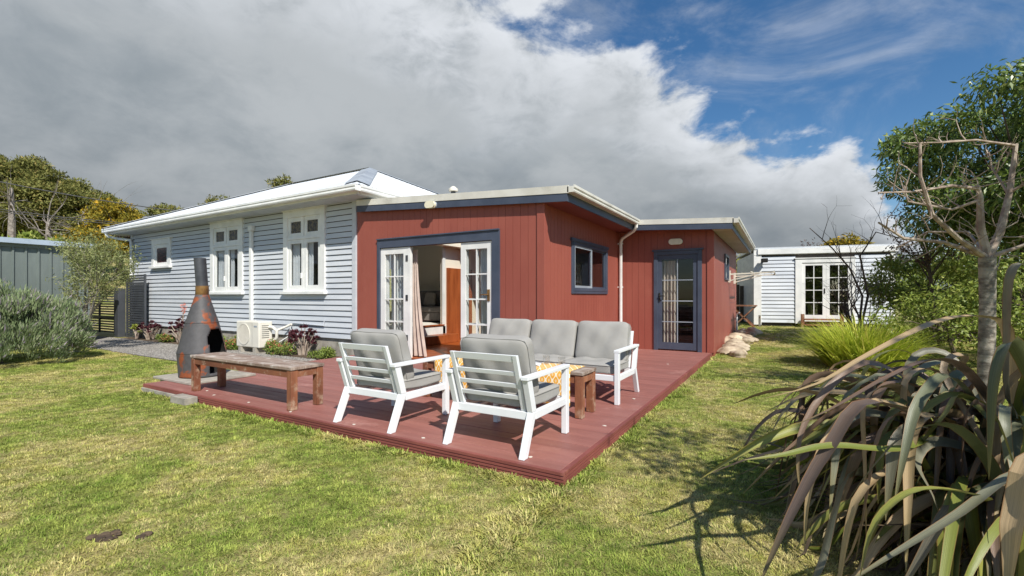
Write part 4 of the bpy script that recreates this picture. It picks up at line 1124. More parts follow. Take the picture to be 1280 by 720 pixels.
# ================================================================== sleepout shed at the back
L0 = at(943, 370.5, 16.2); sz = gzf(L0.x, L0.y) - .01
rzs = math.atan2(.2123, .9774)
shed = thing('sleepout', 'small white weatherboard sleepout with glazed double doors across the lawn', 'shed', (L0.x, L0.y, sz), rzs)
SL, SH = 4.08, 2.72
def sbox(nm, x0, x1, y0, y1, z0, z1, mat, par=None, bev=0): return box(nm, x0, x1, y0, y1, z0, z1, mat, par or shed, bev, local=True)
d0, d1, dtop = 1.26, 3.0, 2.34
sbox('foundation', .05, SL - .05, .05, .15, -.3, .10, M['soot'])
z = .14; cs = .128
while z < 2.42:
    runs = [(.22, SL - .10)] if z > dtop - .02 else [(.22, d0 + .005), (d1 - .005, SL - .10)]
    for p, q in runs:
        MB().extrude([(0,.012),(-.022,.006),(-.036,.0),(-.038,.006),(-.016,cs-.012),(0,cs-.012)], (p, .03, z), (q, .03, z), (0,1,0)).build('weatherboard', M['paleshed'], shed, local=True)
    z += cs
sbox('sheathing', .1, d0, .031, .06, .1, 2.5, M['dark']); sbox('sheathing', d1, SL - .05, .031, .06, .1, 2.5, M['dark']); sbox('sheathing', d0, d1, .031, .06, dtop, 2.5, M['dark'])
sbox('corner_board', -.02, .22, -.02, .06, .06, SH - .02, M['white']); sbox('corner_board', SL - .10, SL + .02, -.02, .06, .06, 2.5, M['white'])
sbox('end_wall', 0, .06, .061, 4.0, .06, 2.6, M['paleshed']); sbox('end_wall', SL - .06, SL, .061, 4.0, .06, 2.6, M['paleshed'])
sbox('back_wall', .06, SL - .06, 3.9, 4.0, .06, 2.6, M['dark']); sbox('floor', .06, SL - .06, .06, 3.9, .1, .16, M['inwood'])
sbox('fascia', .10, SL + .08, -.07, -.03, 2.52, 2.70, M['white']); sbox('roof', -.02, SL + .10, -.04, 4.1, 2.701, 2.76, M['roof'])
sbox('soffit', .0, SL, -.03, .06, 2.50, 2.519, M['white'])
frm = MB().box(d0, d0 + .20, -.035, .06, .12, dtop).box(d1 - .10, d1, -.035, .06, .12, dtop).box(d0 + .2005, d1 - .1005, -.035, .06, dtop - .14, dtop).box(d0 - .03, d1 + .03, -.06, .03, dtop + .0005, dtop + .03).build('double_door', M['white'], shed, local=True)
def sleaf(a_, b2):
    mb = MB(); z0, z1 = .20, dtop - .145; st, top, bot = .10, .09, .22
    mb.box(a_, a_ + st, -.01, .035, z0, z1).box(b2 - st, b2, -.01, .035, z0, z1).box(a_ + st, b2 - st, -.009, .034, z1 - top, z1).box(a_ + st, b2 - st, -.009, .034, z0, z0 + bot)
    g0, g1, gc_, gd_ = a_ + st, b2 - st, z0 + bot, z1 - top
    mb.box((g0+g1)/2 - .012, (g0+g1)/2 + .012, -.002, .028, gc_, gd_)
    for k in (1,2,3): mb.box(g0, g1, -.003, .029, gc_ + (gd_-gc_)*k/4 - .012, gc_ + (gd_-gc_)*k/4 + .012)
    mb.build('door_leaf', M['white'], frm, local=True)
    for i_ in range(2):
        for k in range(4):
            MB().box(g0 + (g1-g0)*i_/2 + .013, g0 + (g1-g0)*(i_+1)/2 - .013, .010, .014, gc_ + (gd_-gc_)*k/4 + .013, gc_ + (gd_-gc_)*(k+1)/4 - .013).build('pane', M['shedglass'], frm, local=True)
sleaf(d0 + .2005, 2.17); sleaf(2.175, d1 - .101)
MB().box(2.11, 2.14, -.03, -.011, 1.15, 1.32).build('handle', M['soot'], frm, local=True)
fl2 = thing('floodlight', 'black floodlight high on the corner of the white sleepout', 'light', tuple(shed.matrix_basis @ Vector((.28, -.03, 2.33))), rzs)
box('bracket', -.03, .03, -.10, .0, -.05, .0, M['soot'], fl2, 0, True); box('lamp_head', -.10, .10, -.24, -.09, -.10, .04, M['soot'], fl2, .02, True)
stp2 = thing('timber_step', 'low timber step with two short posts at the sleepout doors', 'step', tuple(shed.matrix_basis @ Vector((1.95, -.35, .0))), rzs)
for x in (-.62, .50): box('post', x, x + .09, -.12, -.03, -.1, .46, M['wood'], stp2, 0, True)
for z0 in (.08, .26): box('tread', -.53, .50, -.16, .26, z0, z0 + .04, M['woodrail'], stp2, 0, True)
tap = thing('garden_tap', 'short grey tap post at the foot of the sleepout corner', 'tap', tuple(shed.matrix_basis @ Vector((.12, -.25, -.02))), rzs)
box('post', -.03, .03, -.03, .03, -.05, .42, M['acdark'], tap, 0, True)
MB().tube([(0,-.03,.36),(0,-.10,.36),(0,-.11,.32)], .012, 6).build('spout', M['brass'], tap, local=True)

# clothesline on the red end wall
cl_ = thing('clothesline', 'cream folding clothesline fixed to the red end wall', 'clothesline', (X2, 13.9, 1.85))
for yy in (13.75, 15.3):
    MB().bar((X2 + .002, yy, 1.90), (X2 + 1.10, yy - .05, 1.93), .035, .035).build('arm', M['ac'], cl_)
    MB().bar((X2 + .002, yy, 1.72), (X2 + .75, yy - .03, 1.91), .025, .025).build('brace', M['ac'], cl_)
    box('bracket', X2 + .001, X2 + .05, yy - .05, yy + .05, 1.68, 2.0, M['ac'], cl_)
for x in (.55, 1.08): MB().bar((X2 + x, 13.70, 1.955), (X2 + x, 15.30, 1.955), .03, .03).build('cross_bar', M['ac'], cl_)
wl = MB()
for x in np.linspace(.15, 1.0, 6): wl.tube([(X2 + x, 13.72, 1.945), (X2 + x, 15.3, 1.945)], .003, 5)
wl.build('line', M['white'], cl_)
# little white pipe at the wall foot, and the folding stand behind it
tag(MB().tube([(X2 + .06, 15.6, .0), (X2 + .06, 15.6, .75), (X2 + .14, 15.55, .80)], .03, 8).build('drain_pipe', M['white']), 'short white pipe at the foot of the red end wall', 'pipe')
st_ = thing('sawhorse', 'small crossed timber stand in the gap beside the sleepout', 'stand', (-1.15, 17.7, .2))
for s in (-1, 1):
    MB().bar((-1.15 - s*.35, 17.5, .22), (-1.15 + s*.35, 17.5, .95), .04, .04).build('leg', M['wood'], st_)
    MB().bar((-1.15 - s*.35, 18.1, .22), (-1.15 + s*.35, 18.1, .95), .04, .04).build('leg', M['wood'], st_)
MB().box(-1.6, -.75, 17.45, 18.15, .96, 1.0).build('top', M['wood'], st_)
tk = thing('back_fence', 'dark timber paling fence behind the gap beside the sleepout', 'fence', (-2.5, 20.5, .2))
for k in range(30): box('paling', -5.5 + k*.155, -5.5 + k*.155 + .145, 20.5 + .01*(k % 2), 20.52 + .01*(k % 2), .2, 1.75 + .03*math.sin(k*2.1), M['barkdark'], tk)

# ================================================================== rocks along the end wall
for k in range(20):
    yy = 10.75 + 5.2*((k + rng.uniform(0, .6))/20); xx = X2 + rng.uniform(.14, .55); s = rng.uniform(.12, .24)
    bm = bmesh.new(); bmesh.ops.create_icosphere(bm, subdivisions=3, radius=1)
    ph = rng.uniform(0, 6.28, 6)
    for v in bm.verts:
        p = v.co.normalized()
        f_ = 1 + .16*math.sin(3*p.x + ph[0]) + .14*math.sin(4*p.y + ph[1]) + .10*math.sin(5*p.z + ph[2]) + .06*math.sin(9*p.x + 7*p.y + ph[3])
        v.co = Vector((p.x*f_*s*rng.uniform(.99,1.01), p.y*f_*s*1.25, p.z*f_*s*.62))
    me = bpy.data.meshes.new('rock'); bm.to_mesh(me); bm.free()
    o = link('rock', me, M['rock'], smooth=True); o.location = (xx, yy, gzf(xx, yy) + s*.28); o.rotation_euler = (0, 0, ph[4])
    tag(o, 'rough limestone rock along the foot of the red end wall', 'rock', 'rocks edging the red end wall')

# ================================================================== plants
def leaf_cloud(P, D, ln, wd, up_mix=0.0, seed=0, fold=.25):
    """P points, D leaf directions; returns V,F,rnd (one folded quad-pair per leaf)"""
    r_ = np.random.default_rng(seed); n = len(P)
    D = D/np.maximum(np.linalg.norm(D, axis=1, keepdims=True), 1e-6)
    A = np.cross(D, r_.normal(size=(n, 3))); A /= np.maximum(np.linalg.norm(A, axis=1, keepdims=True), 1e-6)
    B = np.cross(A, D)
    l = (ln*r_.uniform(.65, 1.25, n))[:, None]; w_ = (wd*r_.uniform(.7, 1.2, n))[:, None]
    v0 = P; tip = P + D*l - B*l*.12
    m1 = P + D*l*.45 + A*w_*.5 + B*w_*fold; m2 = P + D*l*.45 - A*w_*.5 + B*w_*fold
    V = np.stack([v0, m1, tip, m2], 1).reshape(-1, 3)
    F = np.arange(n*4).reshape(-1, 4)
    rn = np.repeat(r_.uniform(0, 1, n), 4)
    return V, F, rn
def clump_points(clumps, density, seed, shell=.55, dirs='out', droop=.2, rand=.7):
    r_ = np.random.default_rng(seed); Ps = []; Ds = []
    for (c, rad) in clumps:
        rad = np.array(rad if hasattr(rad, '__len__') else (rad,)*3, float)
        n = max(4, int(density*rad[0]*rad[1]*4 + density*rad[0]*rad[2]*2))
        q = r_.normal(size=(n, 3)); q /= np.linalg.norm(q, axis=1, keepdims=True)
        rr_ = shell + (1 - shell)*r_.uniform(0, 1, (n, 1))**.7
        rr_ *= 1 + .12*np.sin(q[:, :1]*5 + q[:, 1:2]*4 + r_.uniform(0, 6))
        P = np.array(c) + q*rr_*rad
        Ds.append(q*(1 - rand) + r_.normal(size=(n, 3))*rand*.6 + np.array([0, 0, -droop])); Ps.append(P)
    return np.concatenate(Ps), np.concatenate(Ds)
def foliage(name, clumps, density, ln, wd, mat, parent, seed, **k):
    P, D = clump_points(clumps, density, seed, **k)
    V, F, rn = leaf_cloud(P, D, ln, wd, seed=seed)
    o = link(name, np_mesh(name, V, F, {'rnd': rn}), mat, parent)
    return o
def branch(mb, p, d, ln, r_, depth, rs, spread=.6, n_kids=3, upb=.15, ends=None, segs=4, taper=.62, wob=.16, sides=6):
    pts = [Vector(p)]; rad = [r_]; dd = Vector(d).normalized()
    for k in range(segs):
        dd = (dd + Vector(rs.normal(size=3))*wob + Vector((0,0,upb*.3))).normalized()
        pts.append(pts[-1] + dd*ln/segs); rad.append(r_*(1 - (1 - taper)*(k+1)/segs))
    mb.tube(pts, rad, max(4, sides - (depth < 2)), True)
    if ends is not None: ends.append((pts[-1], depth, dd))
    if depth <= 0: return
    for k in range(n_kids):
        i_ = int(rs.integers(1, segs + 1)) if k else segs
        nd = (dd + Vector(rs.normal(size=3))*spread + Vector((0,0,upb))).normalized()
        branch(mb, pts[i_], nd, ln*rs.uniform(.55,.85), rad[i_]*rs.uniform(.55,.8), depth - 1, rs, spread, n_kids, upb, ends, max(2, segs - 1), taper, wob, sides)

# ---- lavender bush
lv = at(4, 452, 8.9); lv.z = 0
bush = thing('lavender_bush', 'big grey-green lavender bush in front of the steel garage', 'bush', lv)
rs = np.random.default_rng(3)
cl = []
for k in range(150):
    a_ = rs.uniform(0, 6.28); rr_ = math.sqrt(rs.uniform(0, 1)); z_ = .10 + 1.36*math.sqrt(max(0, 1 - rr_**2.4))*(rs.uniform(0, 1)**.6)
    cl.append(((lv.x + 1.22*rr_*math.cos(a_), lv.y + 1.22*rr_*math.sin(a_), z_), (.20, .20, .20)))
P, D = clump_points(cl, 1150, 5, shell=.1, rand=.5, droop=0)
ctr = np.array([lv.x, lv.y, .1]); D = D*.45 + (P - ctr)*.35 + np.array([0, 0, .75])
P[:, 2] = np.maximum(P[:, 2], .02)
V, F, rn = leaf_cloud(P, D, .10, .017, seed=5)
link('foliage', np_mesh('foliage', V, F, {'rnd': rn}), M['lf_lav'], bush)
o_ = rs.choice(len(P), 2600); P2 = P[o_]; far_ = np.linalg.norm((P2 - ctr)/np.array([1.1, 1.1, 1.3]), axis=1) > .78
P2 = P2[far_]; D2 = (P2 - ctr)*.6 + rs.normal(size=P2.shape)*.25 + np.array([0, 0, .5])
V, F, rn = leaf_cloud(P2, D2, .17, .022, seed=6)
link('flower_spike', np_mesh('flower_spike', V, F, {'rnd': rn}), M['lf_lavfl'], bush)
mb = MB()
for k in range(9):
    a_ = rs.uniform(0, 6.28); mb.tube([(lv.x, lv.y, -.02), (lv.x + .45*math.cos(a_), lv.y + .45*math.sin(a_), .3), (lv.x + .8*math.cos(a_), lv.y + .8*math.sin(a_), .7)], [.03, .02, .01], 5)
mb.build('stem', M['barkdark'], bush)

# ---- olive tree
ol = at(94, 440, 10.7); ol.z = 0
ot = thing('olive_tree', 'young sparse olive tree beside the gravel path', 'tree', ol)
rs = np.random.default_rng(12); ends = []; mb = MB()
branch(mb, ol, (.05, 0, 1), 1.1, .05, 4, rs, .42, 3, .25, ends, 4, .7, .10)
branch(mb, ol + Vector((.05, .03, 0)), (.35, .15, 1), 1.3, .04, 3, rs, .42, 3, .25, ends, 4, .7, .10)
mb.build('trunk', M['bark'], ot)
Ps = []; Ds = []
for (p, dp_, dd) in ends:
    if dp_ > 2: continue
    n = 62 if dp_ < 2 else 30
    tt = rs.uniform(-.35, .12, (n, 1)); q = np.array(p) + np.array(dd)*tt + rs.normal(size=(n, 3))*.07
    Ps.append(q); Ds.append(np.array(dd)*.5 + rs.normal(size=(n, 3))*.7)
P = np.concatenate(Ps); D = np.concatenate(Ds)
V, F, rn = leaf_cloud(P, D, .075, .018, seed=13)
link('crown', np_mesh('crown', V, F, {'rnd': rn}), M['lf_olive'], ot)

# ---- aeonium clumps
def aeonium(x, y, h, wdt, n, label, seed, mat=None, spike=False):
    t_ = thing('aeonium', label, 'succulent', (x, y, .02), group='succulents along the house wall')
    rs = np.random.default_rng(seed); mb = MB(); Vs = []; Fs = []; Rn = []; off = 0
    for k in range(n):
        a_ = rs.uniform(0, 6.28); r_ = wdt/2*math.sqrt(rs.uniform(0, 1)); top = Vector((x + r_*math.cos(a_), y + .5*r_*math.sin(a_), .02 + h*rs.uniform(.5, 1)*(1 - .3*(r_/wdt*2)**2)))
        mb.tube([(x + .3*(top.x - x), y + .3*(top.y - y), .0), ((x + top.x)/2 + .02, (y + top.y)/2, top.z*.55), top], [.014, .012, .010], 5)
        R_ = rs.uniform(.06, .10)*(1 if h > .4 else .8)
        nl = 26; j = np.arange(nl); ang = j*2.39996; el = .15 + 1.15*(1 - j/nl)
        el = np.pi/2 - el*1.15
        dirs = np.stack([np.cos(ang)*np.cos(el), np.sin(ang)*np.cos(el), np.sin(el)], 1)
        V, F, rn = leaf_cloud(np.repeat(np.array([top]), nl, 0), dirs, R_, R_*.42, seed=seed + k)
        link('rosette', np_mesh('rosette', V, F, {'rnd': rn}), mat or M['aeon'], t_)
    mb.build('stem', M['twig'], t_)
    if spike:
        MB().tube([(x + .12, y, .5), (x + .14, y, .95)], [.012, .008], 5).build('flower_stem', M['twig'], t_)
        c_ = [((x + .14, y, .88 + .07*k), .05) for k in range(4)]
        foliage('flower_spike', c_, 1500, .045, .02, M['petal'], t_, seed)
aeonium(-16.2, 6.32, .52, 1.0, 24, 'low dark purple aeonium clump beside the slatted screen', 31)
aeonium(-14.35, 6.30, .74, .80, 26, 'dark purple aeonium with a pink flower spike behind the chiminea', 32, spike=True)
aeonium(-9.05, 6.34, .62, .95, 28, 'dark purple aeonium clump to the right of the heat pump', 33)
aeonium(-16.85, 6.22, .42, .45, 7, 'yellow-green rosette succulent at the foot of the slatted screen', 34, M['aeong'])
def cover(x, y, wd, h, label, seed, fl=True):
    t_ = thing('flowering_groundcover', label, 'plant', (x, y, .02), group='groundcover plants in the bed')
    rs = np.random.default_rng(seed)
    c_ = [((x + rs.uniform(-wd/2, wd/2), y + rs.uniform(-.12, .12), .05 + h*.45*rs.uniform(.3, 1)), (.13, .10, h*.4)) for k in range(int(10*wd) + 4)]
    P, D = clump_points(c_, 1500, seed, shell=.3, droop=-.4); P[:, 2] = np.maximum(P[:, 2], .022)
    V, F, rn = leaf_cloud(P, D, .055, .022, seed=seed)
    link('foliage', np_mesh('foliage', V, F, {'rnd': rn}), M['grndcov'], t_)
    if fl:
        o_ = rs.choice(len(P), 70); P2 = P[o_]; P2[:, 2] += .03
        Pq = np.repeat(P2, 6, 0) + rs.normal(size=(420, 3))*.006
        V, F, rn = leaf_cloud(Pq, rs.normal(size=(420, 3)) + np.array([0, 0, .5]), .028, .022, seed=seed)
        link('flower', np_mesh('flower', V, F, {'rnd': rn}), M['petal'], t_)
cover(-15.2, 6.2, .9, .22, 'green groundcover between the two purple aeoniums by the screen', 41)
cover(-13.2, 6.2, .6, .20, 'thin pink-flowered groundcover behind the chiminea', 42)
cover(-11.65, 6.22, .7, .34, 'bushy green groundcover to the left of the heat pump', 43)
cover(-9.55, 6.12, .8, .34, 'coral-flowered groundcover to the right of the heat pump', 44)
cover(-8.1, 6.15, .6, .24, 'small yellow-green groundcover beside the house corner', 45, False)

# ---- ornamental grass clump
gc_ = at(1078, 462, 8.3); gc_.z = gzf(gc_.x, gc_.y)
oc = thing('grass_clump', 'bright yellow-green ornamental grass clump on the lawn edge', 'grass', gc_)
def blade_clump(n, rad, hmin, hmax, wd, spread, seed, nseg=5):
    r_ = np.random.default_rng(seed)
    a_ = r_.uniform(0, 2*np.pi, n); rr_ = rad*np.sqrt(r_.uniform(0, 1, n))
    base = np.stack([rr_*np.cos(a_), rr_*np.sin(a_), np.zeros(n)], 1)
    az = a_ + r_.normal(0, .6, n); L_ = r_.uniform(hmin, hmax, n)
    e0 = np.pi/2 - spread*(.15 + rr_/rad)*r_.uniform(.5, 1.1, n); curl = r_.uniform(.3, 1.3, n)*spread*1.3
    side = np.stack([-np.sin(az), np.cos(az), np.zeros(n)], 1)
    P = base.copy(); rows = []
    for k in range(nseg + 1):
        t_ = k/nseg; w_ = wd*(1 - t_**1.6)*.5 + .0006
        rows.append(P - side*w_); rows.append(P + side*w_)
        el = e0 - curl*(t_**1.5)
        P = P + np.stack([np.cos(az)*np.cos(el), np.sin(az)*np.cos(el), np.sin(el)], 1)*(L_/nseg)[:, None]
    V = np.stack(rows, 1)      # n, 2(nseg+1), 3
    m_ = 2*(nseg + 1); F = []
    for k in range(nseg): F.append(np.stack([np.arange(n)*m_ + 2*k, np.arange(n)*m_ + 2*k+1, np.arange(n)*m_ + 2*k+3, np.arange(n)*m_ + 2*k+2], 1))
    return V.reshape(-1, 3), np.concatenate(F), np.repeat(r_.uniform(0, 1, n), m_)
V, F, rn = blade_clump(1250, .52, .70, 1.16, .030, .80, 77)
o = link('blades', np_mesh('blades', V, F, {'rnd': rn}), M['clump'], oc, local=True)

# ---- flax with every leaf a part
fx = Vector((1.02, 3.38, 0))
flax = thing('flax_plant', 'large bronze-green flax plant with arching strap leaves at the lawn edge', 'flax', fx)
def flax_leaf(path, wmax, tw=0.0, fold=.16, parent=flax, roll=0.0):
    pts = [Vector(p) for p in path]
    # resample with Catmull-Rom
    n = 20; out_ = []
    m_ = len(pts)
    for k in range(n + 1):
        s = k/n*(m_ - 1); i_ = min(int(s), m_ - 2); t_ = s - i_
        p0, p1, p2, p3 = pts[max(i_-1, 0)], pts[i_], pts[i_+1], pts[min(i_+2, m_-1)]
        out_.append(.5*((2*p1) + (p2 - p0)*t_ + (2*p0 - 5*p1 + 4*p2 - p3)*t_*t_ + (3*p1 - p0 - 3*p2 + p3)*t_**3))
    V = []; UV = []; prev = None
    for k, p in enumerate(out_):
        t_ = k/n; d_ = (out_[min(k+1, n)] - out_[max(k-1, 0)]).normalized()
        if prev is None:
            h = Vector((d_.x, d_.y, 0)); 
            if h.length < .05: h = Vector((pts[-1].x - pts[0].x, pts[-1].y - pts[0].y, 0))
            a_ = h.normalized().cross(Vector((0, 0, 1)))
            a_ = Matrix.Rotation(roll, 3, d_) @ a_
        else: a_ = prev - d_*prev.dot(d_)
        a_.normalize()
        a_ = Matrix.Rotation(tw/n, 3, d_) @ a_
        prev = a_.copy(); b2 = a_.cross(d_)
        w_ = wmax*(.55 + .45*min(1, t_/.35))*(1 - max(0, (t_ - .55)/.45)**1.7)
        w_ = max(w_, .002)
        V += [p - a_*w_/2, p - a_*w_*.22 - b2*w_*fold*.8, p - b2*w_*fold, p + a_*w_*.22 - b2*w_*fold*.8, p + a_*w_/2]
        UV += [(x, t_) for x in (0, .28, .5, .72, 1)]
    F = [(k*5+j, k*5+j+1, (k+1)*5+j+1, (k+1)*5+j) for k in range(n) for j in range(4)]
    mb = MB(); mb.v = [tuple(v) for v in V]; mb.f = F; mb.sm = True
    o = mb.build('leaf', M['flax'], parent)
    ul = o.data.uv_layers.new(name='UVMap')
    for lp in o.data.loops: ul.data[lp.index].uv = UV[lp.vertex_index]
    return o
rs = np.random.default_rng(21)
def arch_path(base, az, L_, e0, e1, bend=.5, sharp=2.2, n=8, sway=0.0):
    p = Vector(base); pts = [p.copy()]; 
    for k in range(n):
        t_ = (k + .5)/n
        s = 1/(1 + math.exp(-(t_ - bend)*10*sharp/2.2))
        el = e0 + (e1 - e0)*s
        az2 = az + sway*t_
        p = p + Vector((math.cos(az2)*math.cos(el), math.sin(az2)*math.cos(el), math.sin(el)))*L_/n
        p.z = max(p.z, .03)
        pts.append(p.copy())
    return pts
for k in range(205):
    a_ = rs.uniform(0, 2*math.pi)
    if k % 2 == 0: a_ = R(205) + rs.normal()*.75          # more of them lean out over the lawn
    r_ = .42*math.sqrt(rs.uniform(0, 1)); base = fx + Vector((r_*math.cos(a_) + .05, r_*math.sin(a_), .0))
    if k % 3 == 1: base = fx + Vector((rs.uniform(-.35, .05), rs.uniform(-.55, -.1), 0)); a_ = R(225) + rs.normal()*.8
    L_ = rs.uniform(.9, 1.75); e0 = R(rs.uniform(45, 86)); e1 = R(rs.uniform(-89, -35))
    flax_leaf(arch_path(base, a_ + rs.normal()*.3, L_, e0, e1, rs.uniform(.34, .66), rs.uniform(1.4, 5), sway=rs.normal()*.4), rs.uniform(.030, .068), rs.normal()*1.1, rs.uniform(.06, .22), roll=rs.normal()*.35)
# leaves that rise, kink and hang down like a curtain towards the lawn
for k in range(82):
    az = R(rs.uniform(165, 275)); Rr = rs.uniform(.35, .95); b3 = fx + Vector((rs.normal()*.12, rs.normal()*.12 - .05, 0)); u_ = Vector((math.cos(az), math.sin(az), 0))
    zp = rs.uniform(.62, 1.08)*(1.16 - .46*Rr); drop = rs.uniform(.35, 1.0)*zp
    pk_ = fx + u_*Rr + Vector((0, 0, zp)); sd = u_.cross(Vector((0, 0, 1)))*rs.normal()*.12
    tip = pk_ + u_*rs.uniform(.05, .28) + sd + Vector((0, 0, -drop)); tip.z = max(tip.z, .04)
    flax_leaf([b3, b3.lerp(pk_, .5) + Vector((0, 0, zp*.30)), pk_ - u_*.12 + Vector((0, 0, .015)), pk_ + u_*.05 - Vector((0, 0, .05)), pk_.lerp(tip, .5) + u_*.03, tip], rs.uniform(.028, .060), rs.normal()*.9, rs.uniform(.08, .2), roll=rs.normal()*.4)
# dead leaf skirt round the base
skV, skF = [], []
for k in range(420):
    a_ = rs.uniform(0, 2*math.pi); r_ = .6*math.sqrt(rs.uniform(0, 1)); b3 = fx + Vector((r_*math.cos(a_), r_*math.sin(a_), rs.uniform(0, .25)))
    pth = arch_path(b3, a_ + rs.normal()*.6, rs.uniform(.4, 1.1), R(rs.uniform(5, 60)), R(rs.uniform(-80, -5)), rs.uniform(.2, .6), 3, 6, rs.normal()*.8)
    wd = rs.uniform(.010, .034); base_n = len(skV)
    for j, p in enumerate(pth):
        d_ = (pth[min(j+1, len(pth)-1)] - pth[max(j-1, 0)]); sd = d_.cross(Vector((rs.normal()*.2, rs.normal()*.2, 1)))
        sd = sd.normalized() if sd.length > 1e-5 else Vector((1, 0, 0)); w_ = wd*(1 - (j/(len(pth)-1))**2)*.5 + .001
        skV += [tuple(p - sd*w_), tuple(p + sd*w_)]
    for j in range(len(pth) - 1): skF.append((base_n + 2*j, base_n + 2*j+1, base_n + 2*j+3, base_n + 2*j+2))
mb = MB(); mb.v = skV; mb.f = skF; mb.sm = True
tag(mb.build('dead_leaves', M['deadleaf'], flax), 'dry brown strap leaves around the base of the flax', kind='stuff')
# prominent leaves
H_ = lambda *q: [at(*p) for p in q]
fb = fx + Vector((0, 0, .02))
heroes = [
    ([fb, fx + Vector((.0,-.05,.7))] + H_((1262,430,2.25), (1246,398,2.15), (1180,398,2.1), (1090,440,2.0), (1020,480,1.95), (945,500,1.9)), .085, .3),
    ([fb, fx + Vector((-.05,-.1,.6))] + H_((1215,470,2.1), (1170,448,2.0), (1110,470,1.9), (1040,510,1.85), (985,535,1.8)), .075, .2),
    ([fb, fx + Vector((.1,-.1,.6))] + H_((1262,510,2.15), (1258,420,2.1), (1262,345,2.05), (1285,330,2.05), (1330,380,2.05)), .10, 1.0),
    ([fb, fx + Vector((.05,-.3,.7))] + H_((1290,470,1.75), (1262,425,1.65), (1243,470,1.6), (1238,540,1.58), (1236,600,1.57)), .088, .2),
    ([fb, fx + Vector((-.1,-.1,.6))] + H_((1190,470,2.0), (1150,500,1.85), (1132,560,1.78), (1118,630,1.75)), .072, .4),
    ([fb, fx + Vector((-.2,-.2,.5))] + H_((1095,500,1.95), (1035,560,1.85), (985,650,1.78), (945,740,1.74)), .095, .3),
    ([fb, fx + Vector((-.2,-.1,.55))] + H_((1100,500,2.1), (1040,540,2.0), (1012,610,1.95), (1005,690,1.9)), .07, .6),
    ([fb, fx + Vector((-.2,-.35,.3))] + H_((1230,620,1.5), (1150,610,1.4), (1095,650,1.35), (1075,720,1.3)), .06, .3),
    ([fb, fx + Vector((-.1,-.35,.35))] + H_((1270,590,1.5), (1200,640,1.4), (1120,690,1.35), (1040,740,1.3)), .055, .3),
    ([fb, fx + Vector((.1,-.5,.5))] + H_((1300,560,1.2), (1268,640,1.1), (1262,690,1.08), (1258,760,1.06)), .085, .1),
    ([fb, fx + Vector((-.2,-.1,.6))] + H_((1130,560,1.95), (1040,556,1.85), (980,568,1.8), (930,575,1.78)), .05, .1),
    ([fb, fx + Vector((-.2,-.0,.6))] + H_((1100,455,2.3), (1040,480,2.2), (1000,545,2.15), (1000,620,2.1)), .055, .3),
]
for path, wd, tw in heroes: flax_leaf(path, wd*.6, tw, .16)

# ---- bare tree (pollarded) with pale trunk
bt = at(1233, 500, 5.5); bt.z = 0
bare = thing('bare_tree', 'leafless tree with pale grey trunk and spreading branches behind the flax', 'tree', bt)
mb = MB(); fork = at(1234, 322, 5.5)
mb.tube([bt - Vector((0,0,.1)), bt + Vector((0,0,.5)), bt + Vector((.01,0,1.2)), fork], [.095, .082, .076, .082], 12)
mb.build('trunk', M['bark'], bare)
mb = MB(); rs = np.random.default_rng(8)
limbs = [([fork] + H_((1226,285,5.5), (1225,245,5.45), (1222,232,5.45)), .05),
         ([fork] + H_((1250,290,5.5), (1262,240,5.5), (1270,180,5.5)), .052),
         ([fork] + H_((1200,300,5.4), (1165,268,5.3), (1150,220,5.2), (1150,178,5.2)), .034),
         ([fork] + H_((1180,303,5.6), (1130,298,5.6), (1098,278,5.6)), .028),
         ([fork] + H_((1270,310,5.4), (1310,295,5.2)), .03),
         (H_((1222,236,5.45), (1190,232,5.4), (1140,240,5.3), (1098,241,5.2)), .022),
         (H_((1225,250,5.45), (1190,262,5.6), (1135,252,5.7), (1130,232,5.7)), .018),
         (H_((1270,182,5.5), (1220,175,5.5), (1180,178,5.5), (1130,179,5.5)), .016),
         (H_((1262,240,5.5), (1300,220,5.3)), .02), (H_((1262,245,5.5), (1240,210,5.7), (1236,190,5.7)), .016),
         ([fork] + H_((1210,290,5.9), (1160,290,6.2), (1120,310,6.4)), .022)]
for pts, r0 in limbs:
    n_ = len(pts); mb.tube(pts, [r0*(1 - .6*k/(n_-1)) for k in range(n_)], 7)
    for k in range(1, n_):
        for j in range(3):
            t_ = rs.uniform(0, 1); p = pts[k-1].lerp(pts[k], t_); dd = (pts[k] - pts[k-1]).normalized()
            nd = (dd*.6 + Vector(rs.normal(size=3))*.7 + Vector((0,0,.3))).normalized()
            branch(mb, p, nd, rs.uniform(.10, .32), .008, 1, rs, .5, 2, .2, None, 3, .6, .2, 5)
mb.build('branches', M['twig'], bare)

# ---- thin bare shrub in front of the sleepout
bs = at(1072, 415, 11.5); bs.z = gzf(bs.x, bs.y)
shr = thing('bare_shrub', 'leafless dark shrub standing before the sleepout doors', 'shrub', bs)
mb = MB(); rs = np.random.default_rng(19)
for k in range(6):
    a_ = rs.uniform(0, 6.28); branch(mb, bs, (.35*math.cos(a_), .35*math.sin(a_), 1), rs.uniform(.7, 1.0), .028, 3, rs, .42, 3, .2, None, 4, .62, .12, 5)
for q in ([bs] + H_((1078,370,11.5), (1062,335,11.4), (1040,310,11.3), (1012,285,11.2)), [bs] + H_((1085,370,11.5), (1075,320,11.2), (1095,290,11), (1130,300,11))):
    mb.tube(q, [.03, .026, .02, .014, .008], 6)
    for k in range(10):
        i_ = int(rs.integers(1, 4)); branch(mb, q[i_].lerp(q[i_+1], rs.uniform(0, 1)), Vector(rs.normal(size=3)) + Vector((0,0,.5)), .5, .010, 2, rs, .5, 2, .2, None, 3, .6, .15, 5)
mb.build('branches', M['twigdark'], shr)

